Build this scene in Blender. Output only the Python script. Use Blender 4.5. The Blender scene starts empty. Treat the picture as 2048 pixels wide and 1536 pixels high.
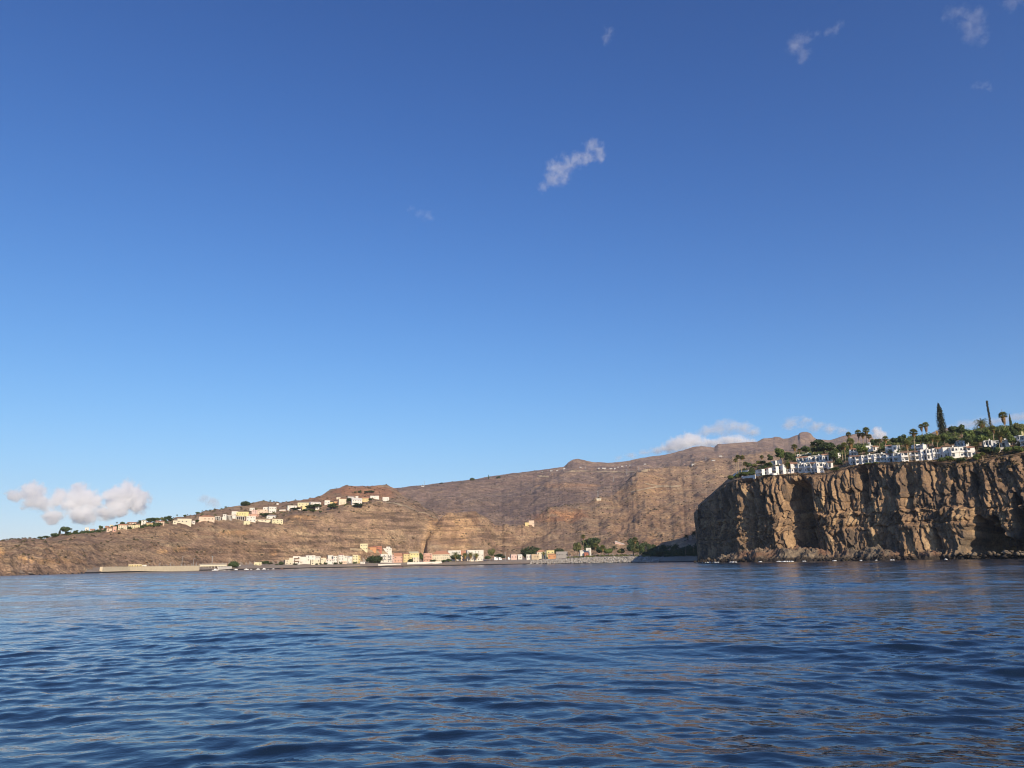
import bpy, bmesh, math, random
import numpy as np
from mathutils import Vector, Matrix
random.seed(7); RNG = np.random.default_rng(7)
SC = bpy.context.scene
COL = SC.collection

# ------------------------------------------------------------------ camera
F = 1500.0                       # focal length in pixels of the 2048 px photograph
CAM_H = 2.8
PITCH = math.atan(356.5 / F)
ROLL = math.radians(1.0)
_r0 = np.array([1.0, 0, 0]); _u0 = np.array([0, -math.sin(PITCH), math.cos(PITCH)])
FWD = np.array([0, math.cos(PITCH), math.sin(PITCH)])
RGT = math.cos(ROLL) * _r0 - math.sin(ROLL) * _u0
UP = math.sin(ROLL) * _r0 + math.cos(ROLL) * _u0
cam = bpy.data.objects.new('camera', bpy.data.cameras.new('camera'))
COL.objects.link(cam)
cam.data.sensor_fit = 'HORIZONTAL'; cam.data.sensor_width = 36.0
cam.data.lens = 36.0 * F / 2048.0
cam.data.clip_start = 0.1; cam.data.clip_end = 60000
m = Matrix((( RGT[0], UP[0], -FWD[0], 0), (RGT[1], UP[1], -FWD[1], 0), (RGT[2], UP[2], -FWD[2], CAM_H), (0, 0, 0, 1)))
cam.matrix_world = m
SC.camera = cam

def direction(px, py):
    return FWD * F + RGT * (px - 1024.0) - UP * (py - 768.0)
def az_el(px, py):
    d = direction(px, py)
    return math.atan2(d[0], d[1]), d[2] / math.hypot(d[0], d[1])
def point(px, py, D):
    a, t = az_el(px, py)
    return Vector((D * math.sin(a), D * math.cos(a), CAM_H + D * t))

# ------------------------------------------------------------------ noise
_perm = RNG.permutation(512).astype(np.int64)
_perm = np.concatenate([_perm, _perm, _perm])
_g = RNG.normal(size=(512, 3)); _g /= np.linalg.norm(_g, axis=1)[:, None]
def noise(x, y, z=0.0):
    x, y, z = np.broadcast_arrays(np.asarray(x, float), np.asarray(y, float), np.asarray(z, float))
    xi = np.floor(x).astype(np.int64); yi = np.floor(y).astype(np.int64); zi = np.floor(z).astype(np.int64)
    xf = x - xi; yf = y - yi; zf = z - zi
    u = xf**3 * (xf * (xf * 6 - 15) + 10); v = yf**3 * (yf * (yf * 6 - 15) + 10); w = zf**3 * (zf * (zf * 6 - 15) + 10)
    out = 0.0
    for a in (0, 1):
        for b in (0, 1):
            for c in (0, 1):
                h = _perm[(_perm[(_perm[(xi + a) & 511] + yi + b) & 511] + zi + c) & 511]
                g = _g[h]
                dot = g[..., 0] * (xf - a) + g[..., 1] * (yf - b) + g[..., 2] * (zf - c)
                out = out + dot * (u if a else 1 - u) * (v if b else 1 - v) * (w if c else 1 - w)
    return out * 1.6
def fbm(x, y, z=0.0, octv=4, gain=0.5):
    s = 0.0; a = 1.0
    for i in range(octv):
        s = s + a * noise(np.asarray(x) * 2**i + 17.3 * i, np.asarray(y) * 2**i - 9.1 * i, np.asarray(z) * 2**i + 3.7 * i); a *= gain
    return s
def ridged(x, y, z=0.0, octv=4, gain=0.5):
    s = 0.0; a = 1.0
    for i in range(octv):
        s = s + a * (1 - 2 * np.abs(noise(np.asarray(x) * 2**i + 31.3 * i, np.asarray(y) * 2**i - 5.1 * i, np.asarray(z) * 2**i + 7.7 * i))); a *= gain
    return s
def sstep(a, b, x):
    t = np.clip((np.asarray(x, float) - a) / (b - a), 0, 1); return t * t * (3 - 2 * t)
def bump(x, c, w):
    return np.exp(-((np.asarray(x, float) - c) / w) ** 2)

# ------------------------------------------------------------------ objects
def link(name, me, mat=None, parent=None, loc=None, smooth=False):
    o = bpy.data.objects.new(name, me); COL.objects.link(o)
    if mat is not None:
        for mm in (mat if isinstance(mat, (list, tuple)) else [mat]): me.materials.append(mm)
    if parent is not None: o.parent = parent
    if loc is not None: o.location = loc
    if smooth: me.polygons.foreach_set('use_smooth', [True] * len(me.polygons))
    return o
def mesh_np(name, V, Q):
    V = np.asarray(V, np.float32); Q = np.asarray(Q, np.int32)
    me = bpy.data.meshes.new(name)
    n = Q.shape[1]
    me.vertices.add(len(V)); me.vertices.foreach_set('co', V.ravel())
    me.loops.add(Q.size); me.loops.foreach_set('vertex_index', Q.ravel())
    me.polygons.add(len(Q)); me.polygons.foreach_set('loop_start', np.arange(0, Q.size, n, dtype=np.int32))
    me.polygons.foreach_set('loop_total', np.full(len(Q), n, np.int32))
    me.update(calc_edges=True); me.validate()
    return me
def grid_quads(nu, nv, flip=False):
    i = np.arange(nu - 1)[:, None] * nv + np.arange(nv - 1)[None, :]
    q = np.stack([i, i + nv, i + nv + 1, i + 1], -1).reshape(-1, 4)
    return q[:, ::-1] if flip else q
def tag(o, label, cat, group=None):
    o['label'] = label; o['category'] = cat
    if group: o['group'] = group
    return o
def structure(o): o['kind'] = 'structure'; return o
def stuff(o, label=None): 
    o['kind'] = 'stuff'
    if label: o['label'] = label
    return o
def empty(name, loc, rz=0.0):
    o = bpy.data.objects.new(name, None); COL.objects.link(o)
    o.empty_display_size = 1.0
    o.location = loc; o.rotation_euler = (0, 0, rz); return o
class MB:
    def __init__(s): s.v = []; s.f = []
    def add(s, V, Fs):
        n = len(s.v); s.v += [tuple(map(float, p)) for p in V]; s.f += [tuple(i + n for i in f) for f in Fs]; return s
    def box(s, x0, x1, y0, y1, z0, z1):
        return s.add([(x0,y0,z0),(x1,y0,z0),(x1,y1,z0),(x0,y1,z0),(x0,y0,z1),(x1,y0,z1),(x1,y1,z1),(x0,y1,z1)],
                     [(3,2,1,0),(4,5,6,7),(0,1,5,4),(1,2,6,5),(2,3,7,6),(3,0,4,7)])
    def tube(s, pts, rads, n=6, cap=True):
        pts = [Vector(p) for p in pts]; rings = []
        for i, p in enumerate(pts):
            t = (pts[min(i + 1, len(pts) - 1)] - pts[max(i - 1, 0)]).normalized()
            a = t.orthogonal().normalized(); b = t.cross(a)
            rings.append([p + (a * math.cos(2*math.pi*k/n) + b * math.sin(2*math.pi*k/n)) * rads[i] for k in range(n)])
        V = [q for r in rings for q in r]; Fs = []
        for i in range(len(pts) - 1):
            for k in range(n): Fs.append((i*n+k, i*n+(k+1)%n, (i+1)*n+(k+1)%n, (i+1)*n+k))
        if cap: Fs.append(tuple(range(n))[::-1]); Fs.append(tuple((len(pts)-1)*n + k for k in range(n)))
        return s.add(V, Fs)
    def build(s, name, mat=None, parent=None, smooth=False):
        me = bpy.data.meshes.new(name); me.from_pydata(s.v, [], s.f); me.update()
        return link(name, me, mat, parent, smooth=smooth)

# ------------------------------------------------------------------ node helper
class NT:
    def __init__(s, tree): s.t = tree; s.n = tree.nodes; s.l = tree.links
    def node(s, kind, ins=None, **props):
        nd = s.n.new(kind)
        for k, v in props.items(): setattr(nd, k, v)
        for k, v in (ins or {}).items():
            sock = nd.inputs[k]
            if isinstance(v, bpy.types.NodeSocket): s.l.new(v, sock)
            else: sock.default_value = v
        return nd
    def math(s, op, a, b=None, c=None, clamp=False):
        nd = s.n.new('ShaderNodeMath'); nd.operation = op; nd.use_clamp = clamp
        for i, v in enumerate((a, b, c)):
            if v is None: continue
            if isinstance(v, bpy.types.NodeSocket): s.l.new(v, nd.inputs[i])
            else: nd.inputs[i].default_value = v
        return nd.outputs[0]
    def vmath(s, op, a, b=None, scale=None):
        nd = s.n.new('ShaderNodeVectorMath'); nd.operation = op
        for i, v in enumerate((a, b)):
            if v is None: continue
            if isinstance(v, bpy.types.NodeSocket): s.l.new(v, nd.inputs[i])
            else: nd.inputs[i].default_value = v
        if scale is not None: nd.inputs['Scale'].default_value = scale
        return nd.outputs['Value'] if op in ('LENGTH', 'DOT_PRODUCT') else nd.outputs[0]
    def noise(s, vec, scale, detail=4, rough=0.55, dist=0.0):
        return s.node('ShaderNodeTexNoise', {'Vector': vec, 'Scale': scale, 'Detail': detail, 'Roughness': rough, 'Distortion': dist}).outputs['Fac']
    def ramp(s, fac, stops, interp='LINEAR'):
        nd = s.n.new('ShaderNodeValToRGB'); s.l.new(fac, nd.inputs[0]); cr = nd.color_ramp; cr.interpolation = interp
        while len(cr.elements) < len(stops): cr.elements.new(0.5)
        for e, (p, c) in zip(cr.elements, stops):
            e.position = p; e.color = (*c, 1) if len(c) == 3 else c
        return nd.outputs[0]
    def mix(s, fac, a, b, mode='MIX'):
        nd = s.n.new('ShaderNodeMix'); nd.data_type = 'RGBA'; nd.blend_type = mode
        for sock, v in ((nd.inputs[0], fac), (nd.inputs[6], a), (nd.inputs[7], b)):
            if isinstance(v, bpy.types.NodeSocket): s.l.new(v, sock)
            else: sock.default_value = v if not isinstance(v, tuple) or len(v) == 4 else (*v, 1)
        return nd.outputs[2]
    def maprange(s, v, a, b, c=0.0, d=1.0, smooth=True):
        nd = s.node('ShaderNodeMapRange', {'Value': v, 'From Min': a, 'From Max': b, 'To Min': c, 'To Max': d}, interpolation_type='SMOOTHSTEP' if smooth else 'LINEAR')
        return nd.outputs[0]
def material(name):
    mt = bpy.data.materials.new(name); mt.use_nodes = True
    t = NT(mt.node_tree); t.n.clear()
    out = t.n.new('ShaderNodeOutputMaterial')
    return mt, t, out
def principled(t, out, color, rough=0.9, spec=0.2, **kw):
    b = t.node('ShaderNodeBsdfPrincipled', {'Roughness': rough, 'Specular IOR Level': spec})
    if isinstance(color, bpy.types.NodeSocket): t.l.new(color, b.inputs['Base Color'])
    else: b.inputs['Base Color'].default_value = (*color, 1)
    for k, v in kw.items():
        if isinstance(v, bpy.types.NodeSocket): t.l.new(v, b.inputs[k])
        else: b.inputs[k].default_value = v
    t.l.new(b.outputs[0], out.inputs['Surface']); return b

# ------------------------------------------------------------------ light
SUN_AZ = math.radians(180 - 24)      # clockwise from +Y: behind the camera, to the right
SUN_EL = math.radians(23)
sun = bpy.data.objects.new('sun', bpy.data.lights.new('sun', 'SUN')); COL.objects.link(sun)
sun.data.energy = 4.6; sun.data.angle = math.radians(0.5); sun.data.color = (1.0, 0.84, 0.64)
sd = Vector((math.sin(SUN_AZ) * math.cos(SUN_EL), math.cos(SUN_AZ) * math.cos(SUN_EL), math.sin(SUN_EL)))
sun.rotation_euler = sd.to_track_quat('Z', 'Y').to_euler()
world = bpy.data.worlds.new('World'); SC.world = world; world.use_nodes = True
w = NT(world.node_tree); w.n.clear()
sky = w.node('ShaderNodeTexSky'); sky.sky_type = 'NISHITA'; sky.sun_disc = False
sky.sun_elevation = SUN_EL; sky.sun_rotation = SUN_AZ; sky.altitude = 0
sky.air_density = 1.0; sky.dust_density = 0.35; sky.ozone_density = 3.0
sc_ = w.mix(1.0, sky.outputs[0], (0.114, 0.140, 0.189), 'MULTIPLY')
gm = w.node('ShaderNodeGamma', {'Color': sc_, 'Gamma': 1.45})
sx = w.vmath('MULTIPLY', gm.outputs[0], (1.2, 1.27, 1.22))
tint = w.vmath('SCALE', w.vmath('DIVIDE', sx, w.vmath('ADD', w.vmath('MULTIPLY', sx, (0.27, 0.50, 0.50)), (1, 1, 1))), scale=7.0)
bg = w.node('ShaderNodeBackground', {'Color': tint, 'Strength': 0.12})
wo = w.n.new('ShaderNodeOutputWorld'); w.l.new(bg.outputs[0], wo.inputs['Surface'])
SC.view_settings.view_transform = 'Standard'; SC.view_settings.look = 'None'
SC.view_settings.exposure = 0.25; SC.view_settings.gamma = 1.0
SC.render.engine = 'CYCLES'
SC.cycles.use_denoising = True; SC.cycles.denoiser = 'OPENIMAGEDENOISE'; SC.cycles.denoising_prefilter = 'ACCURATE'; SC.cycles.filter_width = 1.05
SC.cycles.max_bounces = 16; SC.cycles.diffuse_bounces = 3; SC.cycles.glossy_bounces = 4; SC.cycles.volume_bounces = 14
SC.cycles.transparent_max_bounces = 8
# ================================================================== SETTING
# ---------------- materials of the land
def rock_mat(name, cols, dark, scrub, pale, scale=1.0, strata=0.0, bumpd=1.0, scrub_amt=0.5, tint=False):
    mt, t, out = material(name)
    pos = t.node('ShaderNodeNewGeometry')
    P = pos.outputs['Position']; N = pos.outputs['Normal']
    nz = t.node('ShaderNodeSeparateXYZ', {0: N}).outputs['Z']
    big = t.noise(P, 0.006 * scale, 5, 0.6); mid = t.noise(P, 0.035 * scale, 6, 0.62); fine = t.noise(P, 0.22 * scale, 5, 0.65)
    c = t.ramp(big, [(0.32, cols[0]), (0.5, cols[1]), (0.68, cols[2])])
    c = t.mix(t.maprange(mid, 0.42, 0.62), c, cols[3])
    st = t.node('ShaderNodeMapping', {'Vector': P, 'Scale': (0.012 * scale, 0.012 * scale, 0.16 * scale)}).outputs[0]
    band = t.noise(st, 1.0, 5, 0.6)
    steep = t.maprange(nz, 0.955, 0.78)
    c = t.mix(t.math('MULTIPLY', t.maprange(band, 0.50, 0.60), t.math('MULTIPLY', steep, 0.6)), c, dark)
    c = t.mix(t.math('MULTIPLY', t.maprange(band, 0.44, 0.36), 0.5), c, pale)
    pn = t.noise(P, 0.018 * scale, 4, 0.7)
    c = t.mix(t.math('MULTIPLY', t.maprange(pn, 0.66, 0.74), 0.7), c, pale)
    c = t.mix(t.math('MULTIPLY', t.math('MULTIPLY', t.maprange(fine, 0.52, 0.64), t.maprange(mid, 0.35, 0.6)), scrub_amt), c, scrub)
    v = t.maprange(t.noise(P, 0.5 * scale, 3, 0.6), 0.32, 0.68, 0.66, 1.36, smooth=False)
    wp = t.node('ShaderNodeMapping', {'Vector': P, 'Scale': (0.075 * scale, 0.011 * scale, 0.02 * scale)}).outputs[0]
    v2 = t.maprange(t.noise(wp, 1.0, 6, 0.65, 0.8), 0.34, 0.66, 0.84, 1.15, smooth=False)
    v3 = t.maprange(t.noise(P, 0.085 * scale, 4, 0.7), 0.34, 0.66, 0.74, 1.28, smooth=False)
    v = t.math('MULTIPLY', v, t.math('MULTIPLY', v2, v3))
    c = t.mix(1.0, c, t.node('ShaderNodeCombineColor', {0: v, 1: v, 2: v}).outputs[0], 'MULTIPLY')
    if tint:
        at_ = t.node('ShaderNodeVertexColor', layer_name='soil_shade').outputs[0]
        c = t.mix(1.0, c, t.vmath('SCALE', at_, scale=2.0), 'MULTIPLY')
    hgt = t.math('ADD', t.math('MULTIPLY', mid, 3.0), t.math('ADD', t.math('MULTIPLY', fine, 0.9), t.math('MULTIPLY', t.noise(P, 0.9 * scale, 3, 0.6), 0.3)))
    bp = t.node('ShaderNodeBump', {'Height': hgt, 'Strength': 0.9, 'Distance': bumpd})
    principled(t, out, c, 0.95, 0.1, Normal=bp.outputs[0])
    return mt
M_HILL = rock_mat('dry_hillside', [(0.226,0.144,0.096),(0.309,0.202,0.127),(0.278,0.190,0.132),(0.384,0.261,0.156)], (0.085,0.061,0.050), (0.097,0.079,0.046), (0.433,0.322,0.193), 1.0, bumpd=3.0, tint=True)
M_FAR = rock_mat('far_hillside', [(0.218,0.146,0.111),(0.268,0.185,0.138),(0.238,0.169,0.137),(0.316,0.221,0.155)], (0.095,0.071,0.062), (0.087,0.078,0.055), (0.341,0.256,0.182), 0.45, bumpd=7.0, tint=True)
M_CLIFF = None
def cliff_mat(name, shore=False):
    mt, t, out = material(name)
    g = t.node('ShaderNodeNewGeometry'); P = g.outputs['Position']; N = g.outputs['Normal']
    nz = t.node('ShaderNodeSeparateXYZ', {0: N}).outputs['Z']
    z = t.node('ShaderNodeSeparateXYZ', {0: P}).outputs['Z']
    st = t.node('ShaderNodeMapping', {'Vector': P, 'Scale': (0.34, 0.34, 0.05)}).outputs[0]
    streak = t.noise(st, 1.0, 6, 0.62, 0.6)
    big = t.noise(P, 0.026, 5, 0.62, 0.5); mid = t.noise(P, 0.14, 6, 0.62); fine = t.noise(P, 0.9, 5, 0.65)
    if shore:
        c = t.ramp(mid, [(0.32, (0.065,0.054,0.042)), (0.5, (0.155,0.122,0.088)), (0.66, (0.28,0.22,0.15))])
        c = t.mix(t.math('MULTIPLY', t.maprange(big, 0.54, 0.66), 0.6), c, (0.20,0.10,0.06))
    else:
        tn = t.node('ShaderNodeAttribute', attribute_name='tone').outputs['Fac']
        f = t.math('ADD', t.math('MULTIPLY', tn, 0.55), t.math('ADD', t.math('MULTIPLY', streak, 0.75), t.math('MULTIPLY', big, 0.55)))
        c = t.ramp(t.math('SUBTRACT', f, 0.42), [(0.18, (0.082,0.062,0.047)), (0.38, (0.158,0.112,0.076)), (0.56, (0.272,0.178,0.105)), (0.74, (0.40,0.272,0.152)), (0.9, (0.48,0.345,0.20))])
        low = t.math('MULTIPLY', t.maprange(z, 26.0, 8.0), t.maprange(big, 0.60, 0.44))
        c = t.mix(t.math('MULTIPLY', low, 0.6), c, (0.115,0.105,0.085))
        c = t.mix(t.math('MULTIPLY', t.maprange(mid, 0.57, 0.66), 0.45), c, (0.34,0.215,0.115))
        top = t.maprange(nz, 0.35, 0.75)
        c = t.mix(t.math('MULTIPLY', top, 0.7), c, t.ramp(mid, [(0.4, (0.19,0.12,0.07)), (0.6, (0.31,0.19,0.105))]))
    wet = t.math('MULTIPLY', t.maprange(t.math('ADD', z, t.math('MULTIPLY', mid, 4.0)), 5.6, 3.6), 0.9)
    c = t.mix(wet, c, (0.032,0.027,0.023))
    v = t.maprange(fine, 0.3, 0.7, 0.66, 1.3, smooth=False)
    c = t.mix(1.0, c, t.node('ShaderNodeCombineColor', {0: v, 1: v, 2: v}).outputs[0], 'MULTIPLY')
    hgt = t.math('ADD', t.math('MULTIPLY', streak, 0.9), t.math('ADD', t.math('MULTIPLY', mid, 0.7), t.math('MULTIPLY', fine, 0.4)))
    bp = t.node('ShaderNodeBump', {'Height': hgt, 'Strength': 0.7, 'Distance': 0.9})
    principled(t, out, c, 0.92, 0.12, Normal=bp.outputs[0])
    return mt
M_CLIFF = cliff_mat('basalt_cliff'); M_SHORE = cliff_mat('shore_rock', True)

# ---------------- polar height field: feature lines (pixel column, distance, pixel row or height)
class Line:
    def __init__(s, pts, z=False):
        A = []
        for (px, D, q) in pts:
            a, el = az_el(px, 1100.0 if z else q)
            A.append((a, D, q if z else CAM_H + D * el))
        A.sort(); A = np.array(A); s.a, s.D, s.z = A[:, 0], A[:, 1], A[:, 2]
    def at(s, az): return np.interp(az, s.a, s.D), np.interp(az, s.a, s.z)
class Polar:
    def __init__(s, az, d):
        s.az = az; s.Z = None
        s.d = np.broadcast_to(d, (len(az), d.shape[-1]))
    def body(s, lines):
        Ds, Zs = zip(*[l.at(s.az) for l in lines]); Ds = np.array(Ds); Zs = np.array(Zs)
        Ds = np.maximum.accumulate(Ds + 0.01 * np.arange(len(lines))[:, None], axis=0)
        Z = np.empty(s.d.shape)
        for i in range(len(s.az)): Z[i] = np.interp(s.d[i], Ds[:, i], Zs[:, i])
        k = np.array([1, 2, 3, 2, 1.0]); k /= k.sum()
        Zp = np.pad(Z, ((0, 0), (2, 2)), 'edge')
        return sum(k[j] * Zp[:, j:j + Z.shape[1]] for j in range(5))
    def xy(s): return s.d * np.sin(s.az)[:, None], s.d * np.cos(s.az)[:, None]
    def col(s, a):
        f = np.interp(a, s.az, np.arange(len(s.az))); i = min(int(f), len(s.az) - 2); f -= i
        return s.d[i] * (1 - f) + s.d[i + 1] * f, s.Z[i] * (1 - f) + s.Z[i + 1] * f
    def height(s, x, y):
        d, z = s.col(math.atan2(x, y)); return float(np.interp(math.hypot(x, y), d, z))
    def hit(s, px, py, dmin=0.0):
        a, el = az_el(px, py); d, Zc = s.col(a); e = (Zc - CAM_H) / d
        e = np.where(d < dmin, -1, e)
        k = np.nonzero(e >= el)[0]
        if len(k) and k[0] > 0:
            j = k[0]; f = (el - e[j - 1]) / max(e[j] - e[j - 1], 1e-9); D = d[j - 1] + np.clip(f, 0, 1) * (d[j] - d[j - 1])
        elif len(k): D = d[0]
        else: D = d[int(np.argmax(e))]
        z = float(np.interp(D, d, Zc))
        return Vector((D * math.sin(a), D * math.cos(a), z)), float(D)

_sh = [(-700,480),(-350,540),(0,600),(200,700),(420,820),(600,900),(760,960),(950,1000),(1100,960),(1250,880),(1330,820),(1400,760),(1500,700),(1800,640),(2600,600)]
def Dsh(px): return float(np.interp(px, [p for p, _ in _sh], [d for _, d in _sh]))
PXS = [-700,-350,0,100,200,300,420,500,570,650,760,860,950,1020,1100,1180,1250,1330,1400,1500,1800,2600]
az_l = az_el(-700, 1120)[0]; az_r = az_el(2600, 1080)[0]
LAND = Polar(np.linspace(az_l, az_r, 1640), np.exp(np.linspace(math.log(470), math.log(6900), 470)))
zt = lambda p: float(np.interp(p, [-700,0,200,420,570,950,1100,1180,1280,1330,1420,2600], [5,5,4,3.6,4.5,5,6,7.5,7.5,5,5,5]))
coast = LAND.body([Line([(p, Dsh(p) - 70, -9.0) for p in PXS], True), Line([(p, Dsh(p), -0.2) for p in PXS], True),
                   Line([(p, Dsh(p) + 10, 0.45 * zt(p)) for p in PXS], True), Line([(p, Dsh(p) + 32, zt(p)) for p in PXS], True),
                   Line([(p, Dsh(p) + 170, zt(p) + 3) for p in PXS], True), Line([(p, 1700, 22) for p in PXS], True), Line([(p, 6900, 20) for p in PXS], True)])
A_edge = [(-700,650,1118),(-350,720,1100),(0,780,1085),(100,830,1077),(200,880,1067),(300,930,1056),(400,990,1044),(480,1030,1043),(560,1050,1049),(620,1090,1028),(700,1130,1010),(760,1160,1004),(800,1170,1011),(840,1180,1026),(876,1190,1040),(888,1195,1078),(930,1200,1116)]
A_shelf = [(-700,680,1117),(-350,760,1099),(0,840,1083.5),(100,890,1074.5),(200,960,1062),(300,1010,1052),(400,1090,1037),(455,1150,1027),(560,1210,1021),(640,1290,1004),(690,1370,990),(780,1410,988),(840,1350,1012),(876,1300,1039),(890,1280,1085),(930,1260,1118)]
A_sky = [(-700,720,1116),(-350,800,1098),(0,900,1082.5),(75,960,1075.5),(130,1000,1067),(200,1050,1057),(300,1120,1047),(380,1200,1037),(400,1240,1031),(430,1280,1019),(455,1330,1011.5),(480,1360,1009.5),(560,1430,1005.5),(600,1470,998.5),(640,1520,990.5),(690,1600,971.5),(710,1640,968.5),(775,1680,969.5),(788,1690,975),(815,1650,992),(850,1560,1015),(876,1450,1039),(890,1400,1090),(930,1350,1118)]
A_foot = [(p, Dsh(p) + o, -2.0) for p, o in ((-700,-8),(-350,-8),(0,-8),(100,-8),(170,-6),(215,28),(300,44),(420,62),(500,75),(570,85),(700,105),(760,125),(860,170),(930,190))]
A_low = [(-700,Dsh(-700)+30,1131),(-350,Dsh(-350)+30,1131),(0,Dsh(0)+30,1129),(100,Dsh(100)+30,1128),(170,Dsh(170)+45,1127),(200,Dsh(200)+70,1121),(300,Dsh(300)+72,1119),(420,Dsh(420)+85,1117),(570,Dsh(570)+110,1110),(700,Dsh(700)+130,1094),(760,Dsh(760)+145,1088),(840,1145,1098),(876,1165,1106),(930,1170,1120)]
bodyA = LAND.body([Line([(p, 400, -30) for p in PXS], True), Line(A_foot, True), Line(A_low), Line(A_edge), Line(A_shelf), Line(A_sky),
                   Line([(p, D + 260, y + 25) for p, D, y in A_sky]), Line([(p, 2600, -30) for p in PXS], True)])
C_crest = [(700,1160,1130),(840,1160,1128),(847.5,1162,1126),(849.5,1165,1104),(852,1168,1088),(855,1171,1072),(862,1178,1060),(872,1186,1048),(884,1195,1030),(899,1205,1020),(918,1215,1019),(940,1225,1025),(960,1235,1034),(980,1245,1043),(1000,1255,1050),(1030,1265,1056),(1062,1280,1051),(1090,1290,1062),(1130,1290,1080),(1180,1280,1098),(1250,1270,1112),(1400,1270,1125)]
bodyC = LAND.body([Line([(p, 400, -30) for p in PXS], True), Line([(p, max(Dsh(p) + 105, 1090), 2.0) for p in PXS], True),
                   Line([(p, D - 52, y + 0.60 * (1119 - y)) for p, D, y in C_crest]), Line([(p, D - 22, y + 0.22 * (1119 - y)) for p, D, y in C_crest]), Line(C_crest),
                   Line([(p, D + 70, y + 0.25 * (1122 - y)) for p, D, y in C_crest]), Line([(p, 1500, 0) for p in PXS], True), Line([(p, 6900, -50) for p in PXS], True)])
D_crest = [(700,1300,1130),(960,1300,1118),(1000,1320,1082),(1025,1335,1060),(1045,1350,1050),(1061,1400,1037),(1090,1440,1024),(1131,1500,1011),(1174,1560,1007),(1197,1600,999),(1246,1750,970),(1273,1850,952),(1308,2000,941.5),(1420,2400,921),(1500,2600,912),(1600,2800,901),(1700,2900,896),(2600,3000,880)]
D_mid = [(700,1250,1130),(960,1250,1120),(1000,1255,1098),(1061,1280,1078),(1131,1320,1056),(1250,1390,1034),(1350,1450,1014),(1450,1500,1003),(1600,1500,1003),(2600,1500,1000)]
D_low = [(700,1150,1131),(960,1150,1122),(1000,1150,1112),(1061,1130,1104),(1131,1110,1094),(1250,1090,1083),(1350,1080,1078),(1450,1080,1075),(1600,1080,1075),(2600,1080,1070)]
bodyD = LAND.body([Line([(p, 400, -30) for p in PXS], True), Line([(p, Dsh(p) + 120, 2) for p in PXS], True), Line(D_low), Line(D_mid), Line(D_crest),
                   Line([(p, D + 260, y + 8) for p, D, y in D_crest]), Line([(p, 5200, -30) for p in PXS], True)])
B_sky = [(-700,2300,1128),(350,2300,1120),(560,2320,1050),(640,2350,1004),(700,2400,984),(790,2500,976),(830,2560,970.5),(850,2600,969.5),(950,2800,958.5),(1050,3000,943),(1100,3100,937.5),(1127,3180,933),(1136,3220,924),(1146,3260,918.5),(1155,3300,917),(1170,3320,919.5),(1187,3350,923.5),(1215,3400,923.5),(1260,3500,920.5),(1300,3600,911.5),(1340,3720,905.5),(1365,3780,897.5),(1385,3830,892),(1405,3880,890.5),(1428,3940,893),(1436,3960,886.5),(1456,4000,886),(1490,4080,883),(1515,4140,881),(1526,4180,876),(1545,4230,874.5),(1550,4250,872),(1560,4260,872.5),(1566,4280,875),(1577,4300,874),(1590,4330,868.5),(1597,4350,866.5),(1599,4352,862.8),(1607,4380,862),(1615,4390,862.8),(1622,4400,866),(1626,4405,872),(1633,4415,876.5),(1640,4420,877),(1660,4450,878),(1690,4500,869),(1720,4560,866),(1742,4600,866),(1747,4620,875),(1780,5000,874),(1800,5200,872.5),(1830,5500,874),(1855,5700,866),(1868,5800,859),(1880,5850,854),(1900,5900,852),(1940,6000,861),(1985,6100,853),(2010,6150,849),(2030,6200,846),(2048,6200,843.5),(2600,6200,830)]
B_1 = [(-700,1500,1132),(350,1500,1126),(600,1500,1078),(700,1540,1052),(800,1540,1050),(880,1560,1040),(950,1600,1046),(1020,1640,1056),(1050,1660,1050),(1100,1720,1034),(1150,1800,1016),(1200,1900,1000),(1300,2150,962),(1400,2500,942),(1600,3000,906),(1750,3200,905),(2600,3500,890)]
B_2 = [(-700,1900,1130),(350,1950,1122),(600,2000,1060),(700,2100,1022),(880,2150,1004),(950,2300,998),(1000,2450,988),(1060,2620,970),(1100,2720,955),(1130,2820,945),(1200,2900,944),(1260,2980,941),(1330,3150,933),(1400,3400,919),(1500,3700,903),(1600,3950,891),(1750,4200,890),(2600,5000,872)]
B_3 = [(p, D - (130 if p < 1120 else 55), (y + 5 if p < 1120 else y + 8)) for p, D, y in B_sky]
bodyB = LAND.body([Line([(p, 400, -30) for p in PXS], True), Line([(p, 1250, 6) for p in PXS], True), Line(B_1), Line(B_2), Line(B_3), Line(B_sky),
                   Line([(p, D + 300, y + 16) for p, D, y in B_sky]), Line([(p, 6900, 300 if p > 640 else -80) for p in PXS], True)])
X, Y = LAND.xy(); DD = LAND.d; AA = np.broadcast_to(LAND.az[:, None], X.shape)
def relief(Z, k=1.0, fine=1.0, tk=1.0):
    h = np.clip(Z / 40.0, 0, 1)
    s = (DD / 1000.0)
    warp = 18 * noise(X / 90, Y / 90, 3.1) * s
    g = ridged((AA * 1150 + warp / s) / 58, DD / 420.0, 1.7, 3)            # ravines running down to the sea
    n = fbm(X / (70 * s), Y / (70 * s), 5.3, 6, 0.58)
    st = Z + 3.5 * s * noise(X / (120 * s), Y / (120 * s), 8.8)
    per = 17.0 * s
    tr = (st / per) - np.floor(st / per); ter = (sstep(0.30, 0.72, tr) - tr) * per  # worn lava terraces
    return Z + h * k * s * (4.4 * g - 3.6 + 3.6 * fine * n) + h * 0.26 * tk * ter
bodyA = relief(bodyA, 0.75); bodyC = relief(bodyC, 1.0, 2.6, 0.2); bodyD = relief(bodyD, 1.15)
_bd = Line(B_sky).at(LAND.az)[0][:, None]; _rb = relief(bodyB, 0.9) - bodyB
bodyB = bodyB + _rb * (1 - 0.8 * sstep(-420, -60, DD - _bd))
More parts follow.
